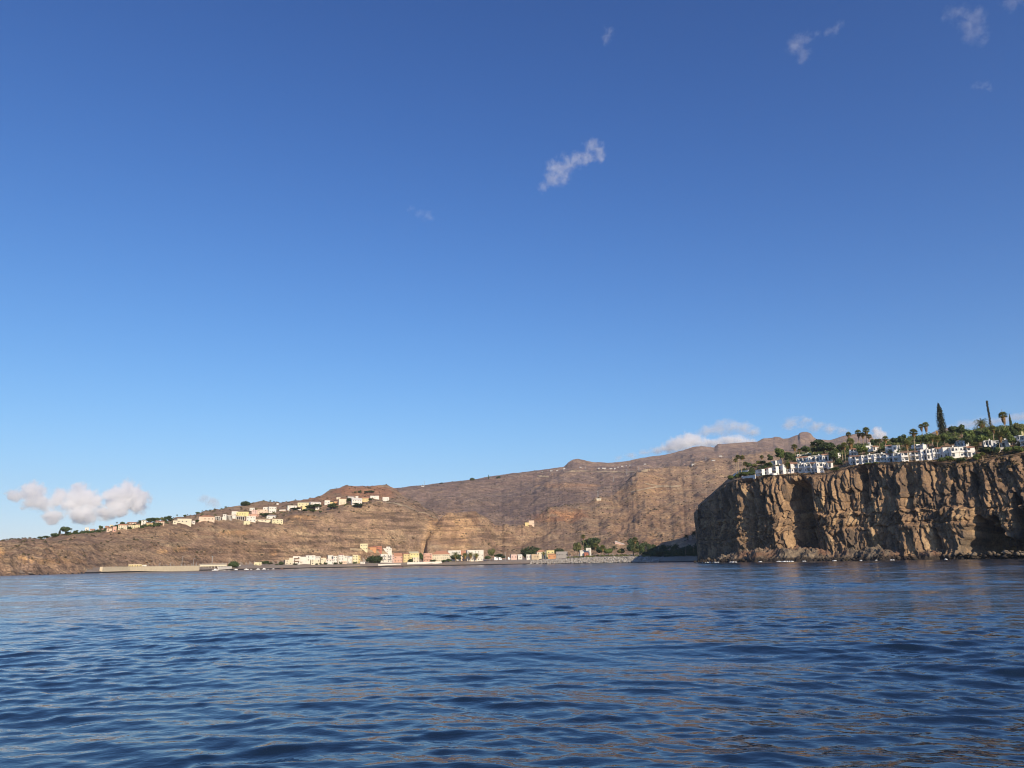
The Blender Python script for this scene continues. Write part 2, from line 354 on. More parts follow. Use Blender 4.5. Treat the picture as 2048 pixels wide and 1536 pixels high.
coast = coast + np.clip((coast - 0.5) / 3, 0, 1) * 0.6 * fbm(X / 9, Y / 9, 2.2, 3)
# rocky shore of the left-hand hill
pxs_of = np.interp(LAND.az, [az_el(p, 1120)[0] for p in range(-700, 2601, 50)], range(-700, 2601, 50))
lm = sstep(230, 150, pxs_of)[:, None] * np.clip((bodyA + 2) / 4, 0, 1) * sstep(34, 14, bodyA)
bodyA = bodyA + lm * 3.2 * ridged(X / 16, Y / 16, 4.4, 4)
LAND.Z = np.maximum.reduce([coast, bodyA, bodyC, bodyD, bodyB])
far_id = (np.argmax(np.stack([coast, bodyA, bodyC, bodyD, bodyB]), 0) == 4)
coast_id = (np.argmax(np.stack([coast, bodyA, bodyC, bodyD, bodyB]), 0) == 0)
V = np.stack([X, Y, LAND.Z], -1).reshape(-1, 3); nu, nv = X.shape
Q = grid_quads(nu, nv, True)
me = mesh_np('hills', V, Q)
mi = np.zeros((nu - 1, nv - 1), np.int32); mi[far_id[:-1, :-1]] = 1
mi[coast_id[:-1, :-1]] = 2

def beach_mat():
    mt, t, out = material('pebble_beach')
    P = t.node('ShaderNodeNewGeometry').outputs['Position']
    z = t.node('ShaderNodeSeparateXYZ', {0: P}).outputs['Z']
    n1 = t.noise(P, 0.05, 4); n2 = t.noise(P, 0.9, 4, 0.7)
    c = t.ramp(n2, [(0.3, (0.20,0.165,0.13)), (0.5, (0.32,0.265,0.205)), (0.7, (0.45,0.38,0.30))])
    c = t.mix(t.maprange(n1, 0.4, 0.65), c, (0.30,0.23,0.165))
    c = t.mix(t.maprange(t.math('ADD', z, n2), 1.9, 1.1), c, (0.022,0.02,0.02))
    bp = t.node('ShaderNodeBump', {'Height': n2, 'Strength': 0.8, 'Distance': 0.6})
    principled(t, out, c, 0.9, 0.2, Normal=bp.outputs[0]); return mt
M_BEACH = beach_mat()
hills = structure(link('hills', me, [M_HILL, M_FAR, M_BEACH], smooth=True))
me.polygons.foreach_set('material_index', mi.ravel())
# ground tints: red dirt, pale tuff, yellow rock, and shade painted in the gully (0.5 = unchanged)
soil_shade = np.full((nu, nv, 4), 0.5); soil_shade[..., 3] = 1.0
fr_ = np.stack([X, Y, LAND.Z - CAM_H], -1); dep = fr_ @ FWD
PXg = 1024 + F * (fr_ @ RGT) / dep; PYg = 768 - F * (fr_ @ UP) / dep
rag = 0.35 * fbm(X / 45, Y / 45, LAND.Z / 30, 4)
def ground_tint(x, y, rx, ry, rgb, sharp=0.35):
    q = np.sqrt(((PXg - x) / rx) ** 2 + ((PYg - y) / ry) ** 2) + rag
    w_ = sstep(1.0, 1.0 - sharp, q)[..., None]
    soil_shade[..., :3] = soil_shade[..., :3] * (1 - w_) + w_ * np.array(rgb) * 0.5
for e in ((735,984,70,19,(1.25,0.98,0.88)), (640,1000,90,14,(1.12,0.98,0.90)), (1110,1030,75,17,(1.12,0.90,0.78)), (815,1062,46,52,(0.82,0.83,0.86)), (1060,1000,105,42,(0.85,0.86,0.89)), (900,1068,56,56,(1.26,1.18,1.05)), (1306,1072,20,9,(1.75,1.65,1.40)), (1345,1084,30,5,(1.5,1.4,1.2)),  # greyed patch paints shade onto the gully side; knoll lightened, flank greyed
          (1290,985,60,20,(1.18,1.10,0.98)), (1300,962,40,14,(1.2,1.12,1.0)), (1320,1040,140,60,(1.04,1.0,0.95)), (44,1117,12,7,(1.9,1.7,1.35)), (64,1120,6,7,(1.9,1.7,1.35)), (3,1103,9,10,(1.6,1.45,1.15)), (325,1103,16,6,(1.7,1.55,1.2)), (360,1099,18,5,(1.5,1.4,1.1)),
          (470,1065,40,6,(1.3,1.2,1.0)), (600,1034,40,5,(1.3,1.15,0.95)), (545,1106,9,6,(1.6,1.45,1.15)), (1150,975,60,12,(1.05,1.0,0.95)), (1140,971,70,5,(1.35,1.2,1.0)), (130,1122,60,8,(1.15,1.08,0.95)), (500,1095,90,12,(0.92,0.90,0.88))):
    ground_tint(*e)
ca = me.color_attributes.new('soil_shade', 'FLOAT_COLOR', 'POINT'); ca.data.foreach_set('color', soil_shade.astype(np.float32).ravel())

# ---------------- headland above the cliff
E0 = [(1396,712,1018),(1402,706,1008),(1415,686,1000),(1430,666,985),(1445,652,970),(1470,630,960),(1500,618,956),(1545,607,951),(1600,598,949),(1650,590,948),(1685,585,939),(1720,578,930),(1780,568,926),(1850,557,923),(1900,552,926),(1950,550,922),(2000,547,914),(2048,543,906),(2200,528,896),(2600,480,890)]
E1 = [(1396,722,1015),(1430,688,983.5),(1470,668,957),(1500,650,952.5),(1545,640,949),(1600,628,946.5),(1650,618,944.5),(1700,600,931),(1760,588,925),(1820,575,922),(1880,572,918.5),(1920,569,913),(1960,567,906.5),(2000,564,900),(2048,560,893),(2200,546,884),(2600,505,874)]
E2 = [(1396,730,1013),(1440,705,975),(1480,705,943),(1540,690,931),(1600,670,926),(1650,655,923),(1700,640,912),(1760,630,906),(1820,615,903),(1880,610,894),(1940,600,891),(2000,590,885),(2048,585,881),(2600,520,860)]
E3 = [(1396,745,1011),(1440,730,972),(1480,760,939),(1540,760,924),(1600,750,909),(1650,735,906),(1700,720,894),(1760,710,888),(1820,690,882),(1880,680,875),(1940,670,869),(2000,660,863),(2048,650,859),(2600,580,830)]
E4 = [(1396,775,1011),(1440,780,973),(1480,820,941),(1540,850,927),(1600,860,910),(1650,850,905),(1700,840,894),(1760,820,886),(1820,800,877),(1880,780,868),(1940,760,862),(2000,750,857),(2048,740,853),(2600,680,822)]
e0 = Line(E0)
_az = np.linspace(az_el(1396, 1015)[0], az_el(2600, 950)[0], 620)
HEAD = Polar(_az, e0.at(_az)[0][:, None] + np.r_[-0.4, np.linspace(0.4, 260, 240), np.linspace(265, 560, 60)][None, :])
Z = HEAD.body([Line([(p, D - 60, y) for p, D, y in E0]), e0, Line(E1), Line(E2), Line(E3), Line(E4), Line([(p, D + 120, y + 14) for p, D, y in E4]), Line([(p, 1250, 10) for p in PXS], True)])
XH, YH = HEAD.xy(); DH = HEAD.d
d0 = e0.at(HEAD.az)[0][:, None]
env = sstep(1.0, 8.0, DH - d0)
pxh = np.interp(HEAD.az, [az_el(p, 950)[0] for p in range(1380, 2621, 40)], range(1380, 2621, 40))[:, None]
right = sstep(1890, 1960, pxh)
Z = Z + env * (0.5 + 1.0 * right) * fbm(XH / 14, YH / 14, 1.0, 4)
HEAD.Z = Z
VH = np.stack([XH, YH, Z], -1)
keep = np.ones(DH.shape, bool)
Q = grid_quads(*XH.shape, True); kf = keep.ravel()[Q].all(1)
M_HEAD = rock_mat('headland_soil', [(0.20,0.125,0.072),(0.25,0.16,0.095),(0.20,0.135,0.085),(0.28,0.185,0.11)], (0.12,0.08,0.05), (0.085,0.075,0.04), (0.34,0.25,0.15), 2.5, bumpd=0.6, scrub_amt=0.8)
headland = structure(link('headland', mesh_np('headland', VH.reshape(-1, 3), Q[kf]), M_HEAD, smooth=True))

# ---------------- basalt cliff
path = [(1408,960),(1405,880),(1401,800),(1398,750),(1397,722),(1399,700),(1408,678),(1422,660),(1440,644),(1475,622),(1500,606),(1545,596),(1600,587),(1650,579),(1720,567),(1780,557),(1850,546),(1900,538),(1950,530),(2048,516),(2200,495),(2600,450)]
def resample(pts, step):
    P = np.array(pts, float); seg = np.r_[0, np.cumsum(np.hypot(*np.diff(P[:, :2], axis=0).T))]
    s = np.arange(0, seg[-1], step); return s, np.stack([np.interp(s, seg, P[:, k]) for k in range(P.shape[1])], 1)
pp = []
for px, D in path:
    a = az_el(px, 1110)[0]; pp.append((D * math.sin(a), D * math.cos(a), px))
s, Pc = resample(pp, 0.42)
k = np.exp(-np.linspace(-2, 2, 41) ** 2); k /= k.sum()
for c in (0, 1): Pc[:, c] = np.convolve(np.pad(Pc[:, c], 20, 'edge'), k, 'valid')
pxs = Pc[:, 2]; T = np.gradient(Pc[:, :2], axis=0); T /= np.linalg.norm(T, axis=1)[:, None]
Nn = np.stack([T[:, 1], -T[:, 0]], 1)                    # outward: towards the sea
i_tip = int(np.argmin(np.where(s > 0, np.abs(pxs - 1402) + (np.hypot(Pc[:, 0], Pc[:, 1]) > 705) * 99, 99)))
azp = np.arctan2(Pc[:, 0], Pc[:, 1])
Dt, Zt = e0.at(azp)
back = s < s[i_tip]
Dbase = np.hypot(Pc[:, 0], Pc[:, 1])
Dt = np.where(back, Dbase + 9, Dt)
Zt = np.where(back, Zt[i_tip] * 0.98, Zt)
Tx = Dt * np.sin(azp); Ty = Dt * np.cos(azp)
NR = 250
v = np.linspace(0, 1, NR)[None, :]
Zf = -3 + (Zt[:, None] + 3) * v
lean = v ** 1.5
BX = Pc[:, 0:1] * (1 - lean) + Tx[:, None] * lean; BY = Pc[:, 1:2] * (1 - lean) + Ty[:, None] * lean
S2 = np.broadcast_to(s[:, None], Zf.shape); PX = np.broadcast_to(pxs[:, None], Zf.shape)
PXe = np.where(back[:, None], 1390 - (s[i_tip] - S2) * 0.3, PX)
hv = Zf / 62.0
def blocks(U, Vv, seed, tilt=0.9):
    """irregular cells over (U, V): a random step per cell with a plane tilted at random, and the cell's number"""
    iu = np.floor(U); iv = np.floor(Vv); best = np.full(U.shape, 9e9); off = np.zeros(U.shape); tone = np.zeros(U.shape); sec = np.full(U.shape, 9e9)
    def rnd(i, j, k): return np.modf(np.abs(np.sin(i * 127.1 + j * 311.7 + (seed + k) * 74.7) * 43758.5453))[0]
    for du in (-1, 0, 1):
        for dv in (-1, 0, 1):
            ci, cj = iu + du, iv + dv
            ex = U - (ci + 0.15 + 0.7 * rnd(ci, cj, 0)); ey = Vv - (cj + 0.1 + 0.8 * rnd(ci, cj, 1)); dd = ex * ex + ey * ey
            o = (rnd(ci, cj, 2) - 0.5) + tilt * ((rnd(ci, cj, 3) - 0.5) * 2 * ex + (rnd(ci, cj, 4) - 0.5) * 1.2 * ey)
            cl = dd < best; sec = np.where(cl, best, np.minimum(sec, dd)); best = np.where(cl, dd, best); off = np.where(cl, o, off); tone = np.where(cl, rnd(ci, cj, 5), tone)
    return off, tone, np.sqrt(sec) - np.sqrt(best)
wv = 0.05 * noise(S2 / 55, 0.2, 6.0) + 0.03 * noise(S2 / 12, 0.7, 2.0)
b1 = 0.33 + wv + 0.04 * np.sin(S2 / 60); b2 = 0.60 + 1.4 * wv - 0.0004 * (S2 - 300)
disp = 0.0; tone = 0.0
wx = 1.6 * noise(S2 / 14, Zf / 22, 3.0) + 0.5 * noise(S2 / 4, Zf / 6, 8.0); wz = 3.0 * noise(S2 / 16, Zf / 14, 5.0)
for (lo, hi, wd, tall, slant, seed, amp) in ((-1, b1, 4.4, 15, 0.10, 1.0, 3.0), (b1, b2, 3.4, 7.5, -0.35, 5.0, 2.4), (b2, 2.0, 4.6, 21, 0.06, 9.0, 3.6)):
    U = (S2 + wx + slant * Zf) / wd; Vv = (Zf + wz) / tall
    o1, t1, e1 = blocks(U, Vv, seed); o2, t2, e2 = blocks(U * 2.3, Vv * 2.6, seed + 40, 1.1)
    d = amp * o1 + 0.60 * amp * o2 - 0.5 * amp * (1 - sstep(0.0, 0.16, e1))          # joints opened between the blocks
    w_ = sstep(-0.006, 0.006, hv - lo) * sstep(0.006, -0.006, hv - hi)
    disp = disp + w_ * d; tone = tone + w_ * (0.62 * t1 + 0.38 * t2)
for b in (b1, b2): disp = disp + (-1.5 * bump(hv - b, 0.012, 0.016) + 1.4 * bump(hv - b, -0.025, 0.02)) * sstep(-0.5, 0.4, noise(S2 / 18, 0.5, 4.4))     # ledges between the flows
big = 3.4 * noise(S2 / 46, Zf / 110, 12.0) + 1.8 * noise(S2 / 17, Zf / 44, 4.0)
disp = disp + big + 0.35 * fbm(S2 / 2.5, Zf / 2.5, 7.0, 2) + 1.0 * fbm(S2 / 9, Zf / 7, 2.0, 3)
disp = disp - 22 * bump(PXe, 1612, 20) * sstep(0.98, 0.80, hv) * sstep(-0.2, 0.05, hv)      # deep recess
disp = disp - 10 * bump(PXe, 1505, 10) * sstep(0.95, 0.7, hv) - 7 * bump(PXe, 1462, 8) * sstep(0.9, 0.6, hv) + 7 * bump(PXe, 1565, 26) * sstep(1.0, 0.8, hv) + 6 * bump(PXe, 1680, 34) * sstep(1.05, 0.8, hv)
disp = disp - 8 * bump(PXe, 1741, 7) * sstep(0.5, 0.7, hv) * sstep(1.05, 0.92, hv) - 6 * bump(PXe, 1838, 8) * sstep(0.35, 0.5, hv) * sstep(1.0, 0.9, hv) + 5 * bump(PXe, 1830, 30) * sstep(0.8, 0.5, hv)
disp = disp - 6 * bump(PXe, 1880, 7) * sstep(0.35, 0.05, hv) 
cave = sstep(1.0, 0.62, np.sqrt(((PXe - 1984) / 60) ** 2 + ((Zf - 1) / (22 + 6 * noise(S2 / 7, 0.5, 3))) ** 2) + 0.14 * fbm(S2 / 9, Zf / 9, 5.0, 3))
cave = np.maximum(cave, sstep(1.0, 0.6, np.sqrt(((PXe - 2046) / 17) ** 2 + ((Zf - 4) / 34) ** 2) + 0.15 * fbm(S2 / 7, Zf / 7, 6.0, 3)))
cave = np.maximum(cave, 0.5 * sstep(1.0, 0.5, np.sqrt(((PXe - 1968) / 9) ** 2 + ((Zf - 45) / 9) ** 2)))
disp = disp - 34 * cave + 5 * bump(PXe, 1925, 25) * sstep(0.7, 0.4, hv)
disp = disp + 2.0 * sstep(0.10, 0.02, hv) * (1 + noise(S2 / 13, 0.1, 3.0))
rnd_top = sstep(1.0, 0.955, v)
disp = np.where(back[:, None], 0.35 * disp, disp) * rnd_top
VX = BX + Nn[:, 0:1] * disp; VY = BY + Nn[:, 1:2] * disp
VZ = Zf + 0.5 * noise(S2 / 2.5, Zf / 2.5, 9.9) * rnd_top
cme = mesh_np('cliff', np.stack([VX, VY, VZ], -1).reshape(-1, 3), grid_quads(*VX.shape))
ta = cme.attributes.new('tone', 'FLOAT', 'POINT'); ta.data.foreach_set('value', tone.astype(np.float32).ravel())
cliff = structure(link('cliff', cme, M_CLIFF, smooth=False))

# ---------------- low rock shelf at the cliff's foot
m0 = pxs > 1422; m0 &= ~back
sl = s[m0]; nsh = 90
q = np.linspace(0, 1, nsh)[None, :]
wd = np.interp(pxs[m0], [1422,1445,1500,1560,1640,1700,1800,1880,1900,1990,2100,2600], [2,14,22,27,24,22,24,17,7,5,8,8])[:, None]
hh = np.interp(pxs[m0], [1422,1445,1500,1560,1640,1700,1800,1880,1900,1990,2100,2600], [1.0,6.5,10.5,12.0,10.0,9.0,9.5,7,3,1.5,3,3])[:, None]
out_ = -10 + (wd + 10 + 3 * noise(sl[:, None] / 12, 0.4, 8.0)) * q
XS = Pc[m0][:, 0:1] + Nn[m0][:, 0:1] * out_; YS = Pc[m0][:, 1:2] + Nn[m0][:, 1:2] * out_
rr = ridged(XS / 19, YS / 13, 2.0, 5, 0.6)
ZS = hh * sstep(1.0, 0.40, q + 0.25 * noise(XS / 14, YS / 14, 6.0)) * (0.55 + 0.22 * rr) + 1.5 * (blocks(XS / 3.6, YS / 3.0, 77.0, 1.2)[0]) + 0.8 * blocks(XS / 1.5, YS / 1.3, 78.0, 1.2)[0] + 0.5 * fbm(XS / 3, YS / 3, 4.0, 3) - 0.6 - 3.0 * sstep(0.85, 1.0, q)
structure(link('rocky_shore', mesh_np('rocky_shore', np.stack([XS, YS, ZS], -1).reshape(-1, 3), grid_quads(*XS.shape)), M_SHORE, smooth=False))

# ---------------- sea
def sea():
    fr = math.radians(46)
    az = np.concatenate([np.linspace(-fr, fr, 1150), np.linspace(fr, 2 * math.pi - fr, 90)[1:-1]])
    d = np.concatenate([np.linspace(0.6, 7.0, 14)[:-1], np.exp(np.linspace(math.log(7.0), math.log(420), 1050)), np.exp(np.linspace(math.log(420), math.log(6900), 60))[1:]])
    A, Dd = np.meshgrid(az, d, indexing='ij'); x = Dd * np.sin(A); y = Dd * np.cos(A)
    dd = np.gradient(d); front = (np.abs(np.where(A > math.pi, A - 2 * math.pi, A)) < fr + 0.01)
    z = np.zeros_like(x); ox = np.zeros_like(x); oy = np.zeros_like(x)
    rg = np.random.default_rng(11)
    waves = []
    for lam0, n, slope, spread in ((34, 3, 0.012, 0.25), (15, 5, 0.026, 0.45), (6.5, 8, 0.024, 0.45), (2.5, 16, 0.040, 0.5), (1.05, 28, 0.070, 0.5), (0.5, 36, 0.064, 0.6), (0.27, 28, 0.014, 0.8)):
        for i in range(n):
            lam = lam0 * rg.uniform(0.68, 1.42); th = rg.normal(0, spread) - 0.28
            waves.append((lam, th, slope * rg.uniform(0.6, 1.35) / math.sqrt(n) * 1.5, rg.uniform(0, 6.28)))
    gust = 0.30 + 0.95 * sstep(-0.45, 0.55, fbm(x / 22, y / 34, 1.5, 3)) 
    for lam, th, sl, ph in waves:
        kx, ky = math.sin(th) * 2 * math.pi / lam, -math.cos(th) * 2 * math.pi / lam
        a = sl * lam / (2 * math.pi)
        att = np.clip((lam / np.maximum(dd, 1e-3) - 2.2) / 2.5, 0, 1)[None, :] * front
        sel = att[0] > 0
        if not sel.any(): continue
        p = kx * x[:, sel] + ky * y[:, sel] + ph
        g = gust[:, sel] if lam < 3.5 else 1.0
        z[:, sel] += a * att[:, sel] * g * np.cos(p)
        c = 0.92 * a * att[:, sel] * np.sin(p)
        ox[:, sel] -= c * math.sin(th); oy[:, sel] -= c * -math.cos(th)
    x2 = x + ox; y2 = y + oy
    na, nd = x.shape
    V = np.concatenate([np.stack([x2, y2, z], -1).reshape(-1, 3), [[0, 0, 0]]])
    i = np.arange(na)[:, None] * nd + np.arange(nd - 1)[None, :]; j = ((np.arange(na) + 1) % na)[:, None] * nd + np.arange(nd - 1)[None, :]
    Q = np.stack([i, i + 1, j + 1, j], -1).reshape(-1, 4)
    me = mesh_np('sea', V, Q)
    mt, t, out = material('sea_water')
    P = t.node('ShaderNodeNewGeometry').outputs['Position']
    dist = t.vmath('LENGTH', P)
    mp = t.node('ShaderNodeMapping', {'Vector': P, 'Rotation': (0, 0, 0.28), 'Scale': (0.6, 1.0, 1.0)}).outputs[0]
    n1 = t.noise(mp, 2.6, 3, 0.55); n2 = t.noise(mp, 0.55, 4, 0.6); n3 = t.noise(mp, 0.12, 3, 0.5)
    n0 = t.noise(mp, 1.5, 3, 0.6); midw = t.math('MULTIPLY', t.maprange(dist, 18, 60, 0.0, 1.0), t.maprange(dist, 120, 400, 1.0, 0.3))
    near = t.maprange(dist, 25, 120, 1.0, 0.0); farw = t.maprange(dist, 30, 250, 0.0, 1.0)
    h = t.math('ADD', t.math('ADD', t.math('MULTIPLY', t.math('MULTIPLY', n1, 0.034), near), t.math('MULTIPLY', t.math('MULTIPLY', n0, 0.11), midw)), t.math('MULTIPLY', t.math('ADD', t.math('MULTIPLY', n2, 0.22), t.math('MULTIPLY', n3, 0.9)), farw))
    bp = t.node('ShaderNodeBump', {'Height': h, 'Strength': 0.7, 'Distance': 1.0})
    b = principled(t, out, (0.009, 0.020, 0.038), 0.04, 0.5, Normal=bp.outputs[0], IOR=1.333)
    t.l.new(t.maprange(dist, 40, 500, 0.03, 0.16), b.inputs['Roughness'])
    o = structure(link('sea', me, mt, smooth=True)); return o
sea()
# ================================================================== THINGS
def plain(name, col, rough=0.85, spec=0.2, stain=0.12, scale=0.5, **kw):
    mt, t, out = material(name)
    P = t.node('ShaderNodeTexCoord').outputs['Object']
    n = t.noise(P, scale, 4, 0.6)
    v = t.maprange(n, 0.3, 0.7, 1 - stain, 1 + stain * 0.5, smooth=False)
    c = t.mix(1.0, col, t.node('ShaderNodeCombineColor', {0: v, 1: v, 2: v}).outputs[0], 'MULTIPLY')
    principled(t, out, c, rough, spec, **kw); return mt
_paint = {}
PAL = dict(white=(0.671,0.636,0.559), cream=(0.654,0.585,0.430), paleyellow=(0.654,0.593,0.370), yellow=(0.636,0.516,0.258), brightyellow=(0.662,0.585,0.284),
           peach=(0.645,0.499,0.370), pink=(0.619,0.439,0.370), salmon=(0.585,0.361,0.267), orange=(0.533,0.284,0.146), red=(0.430,0.172,0.112), tile=(0.430,0.224,0.138), browntile=(0.258,0.155,0.103), grey=(0.310,0.292,0.275),
           darkgrey=(0.120,0.112,0.107), beige=(0.482,0.387,0.267), stone=(0.66,0.56,0.39), brown=(0.189,0.112,0.069), palegrey=(0.447,0.430,0.404), hotelwhite=(0.80,0.78,0.72), bluewhite=(0.602,0.611,0.619), mauve=(0.189,0.146,0.163))
def paint(k):
    if k not in _paint: _paint[k] = plain('plaster_' + k, PAL[k])
    return _paint[k]
def glass_mat():
    mt, t, out = material('window_glass'); principled(t, out, (0.05, 0.055, 0.06), 0.15, 0.6); return mt
M_GLASS = glass_mat()
M_WOOD = plain('dark_timber', (0.07, 0.045, 0.03))
M_METAL = plain('grey_metal', (0.32, 0.32, 0.31), 0.5, 0.4)
M_CONC = plain('pale_concrete', (0.46, 0.40, 0.30), stain=0.3, scale=0.12)

def unit_box(name):
    b = MB(); b.box(-0.5, 0.5, -0.5, 0.5, -0.5, 0.5); me = bpy.data.meshes.new(name); me.from_pydata(b.v, [], b.f); return me
_pane = unit_box('window'); _pane.materials.append(M_GLASS)
_frame = MB()
for x0, x1, z0, z1 in ((-0.6,-0.5,-0.58,0.58),(0.5,0.6,-0.58,0.58),(-0.5,0.5,0.5,0.58),(-0.5,0.5,-0.58,-0.5)): _frame.box(x0, x1, -0.7, 0.5, z0, z1)
_fme = bpy.data.meshes.new('frame'); _fme.from_pydata(_frame.v, [], _frame.f); _fme.materials.append(paint('bluewhite'))
def window(parent, x, z, w, h, y=0.0, frame=False):
    o = bpy.data.objects.new('window', _pane); COL.objects.link(o); o.parent = parent
    o.location = (x, y - 0.02, z); o.scale = (w, 0.12, h)
    if frame:
        f = bpy.data.objects.new('frame', _fme); COL.objects.link(f); f.parent = o
    return o
def roof_mesh(kind, w, d, z0, z1, ov=0.35):
    b = MB(); x, y0, y1 = w / 2 + ov, -ov, d + ov
    if kind == 'gable':      # ridge runs left to right
        ym = d / 2; b.add([(-x,y0,z0),(x,y0,z0),(x,y1,z0),(-x,y1,z0),(-x,ym,z1),(x,ym,z1)], [(0,1,5,4),(2,3,4,5),(0,4,3),(1,2,5),(3,2,1,0)])
    elif kind == 'front':    # gable faces the sea
        b.add([(-x,y0,z0),(x,y0,z0),(x,y1,z0),(-x,y1,z0),(0,y0,z1),(0,y1,z1)], [(0,4,5,3),(1,2,5,4),(0,1,4),(2,3,5),(3,2,1,0)])
    elif kind == 'hip':
        r = max(w / 2 - d / 2, w * 0.15); ym = d / 2
        b.add([(-x,y0,z0),(x,y0,z0),(x,y1,z0),(-x,y1,z0),(-r,ym,z1),(r,ym,z1)], [(0,1,5,4),(2,3,4,5),(0,4,3),(1,2,5),(3,2,1,0)])
    elif kind == 'shed':
        b.add([(-x,y0,z0),(x,y0,z0),(x,y1,z0),(-x,y1,z0),(-x,y1,z1),(x,y1,z1)], [(0,1,5,4),(1,2,5),(3,0,4),(2,3,4,5),(3,2,1,0)])
    else:
        b.box(-x, x, y0, y1, z0, z1)
    return b
def place(x0, x1, yt, yb, surf, D=None, dmin=0):
    xm = (x0 + x1) / 2
    if D is None: P, D = surf.hit(xm, yb, dmin)
    else:
        P = point(xm, yb, D); P.z = surf.height(P.x, P.y)
    A = point(x0, yt, D); B = point(x1, yt, D)
    w = math.hypot(A.x - B.x, A.y - B.y); zt_ = point(xm, yt, D).z
    return P, w, max(zt_ - P.z, 1.2), D, -math.atan2(P.x, P.y)
def house(name, label, x0, x1, yt, yb, col, roof='flat', rc=None, fl=1, wn=2, D=None, surf=None, yaw=None, depth=None, cat='house', group=None, dmin=0, rfrac=0.28, balc=0, dark=None, open_ground=False):
    surf = surf or LAND
    P, w, h, D, rz = place(x0, x1, yt, yb, surf, D, dmin)
    yaw = random.uniform(-8, 14) if yaw is None else yaw
    d = depth or min(max(w * 0.7, 4.5), 11)
    root = tag(empty(name, P, rz + math.radians(yaw)), label, cat, group)
    rh = 0.28 if roof == 'flat' else h * rfrac
    wh = h - rh
    b = MB(); b.box(-w/2, w/2, 0, d, -3.0, wh)
    b.build('wall', paint(col), root)
    roof_mesh(roof, w, d, wh, h, 0.12 if roof == 'flat' else 0.3).build('roof', paint(rc or (col if roof == 'flat' else 'tile')), root)
    fh = wh / fl
    for k in range(fl):
        for j in range(wn):
            x = -w/2 + w * (j + 0.5 + random.uniform(-0.1, 0.1)) / wn
            ww = min(1.1, w / wn * 0.36); hh = min(1.25, fh * 0.44)
            if random.random() < 0.12: continue
            window(root, x, fh * (k + 0.54), ww, hh)
    for k in range(1, 1 + balc):
        if k >= fl: break
        bb = MB(); bb.box(-w*0.36, w*0.36, -1.2, -0.06, fh*k - 0.1, fh*k + 0.9); bb.build('balcony', paint(dark or 'white'), root)
    return root

# ---------------- the hamlet and the upper village on the left-hand hill
G1 = 'houses of the hamlet on the far left ridge'; G2 = 'houses of the village along the hill edge'; G3 = 'houses of the hilltop village'
for a in [
 ('tiny flat white hut on the ridge line just left of the hamlet', 170,177.5,1055,1058.5,'white','flat',None,1,1),
 ('small pinkish orange house low among dark shrubs left of the hamlet', 180,188.5,1057.5,1062,'pink','gable','tile',1,1),
 ('narrow white gabled house standing alone left of the pink hamlet houses', 196,199.5,1055.5,1061,'white','front','white',1,1),
 ('low long pink house at the left foot of the hamlet', 203,211,1057,1062,'pink','gable','tile',1,2),
 ('terracotta pink house with tile roof at the hamlet top left', 210,216.5,1051.5,1057,'pink','gable','tile',1,1),
 ('peach two storey house near the hamlet left end', 213.5,224,1054.5,1063,'peach','gable','tile',2,2),
 ('small cream house peeking over the peach two storey house', 219,226,1049.5,1055,'cream','flat',None,1,1),
 ('tall salmon tower house beside the peach two storey house', 225,232.5,1053,1063.5,'salmon','flat',None,2,1),
 ('long cream house under an orange tile roof in the hamlet middle', 236,254,1047.5,1058,'cream','gable','tile',2,4),
 ('long orange roofed row at the top of the hamlet', 254.6,272,1043.8,1049,'peach','gable','tile',1,3),
 ('cream house with orange eaves below the long orange row', 255.5,264,1048.5,1055,'cream','gable','tile',1,2),
 ('square yellow cream house at the front edge of the hamlet', 262,271,1050,1057,'paleyellow','flat',None,2,2),
 ('yellow cream house with raised right end next to the square one', 271.5,279.5,1047,1055.5,'paleyellow','shed','tile',2,2),
 ('tall white house with side tower among green trees', 282,292,1041,1050.5,'white','flat',None,2,1),
 ('yellow house with slanting roof at the right end of the hamlet', 292,305,1044.5,1052.5,'yellow','shed','tile',1,2),
 ('pinkish cream house with two small chimneys by dark green trees', 312,328.5,1041,1049.5,'peach','gable','tile',1,3)]:
    house('house', *a, group=G1)
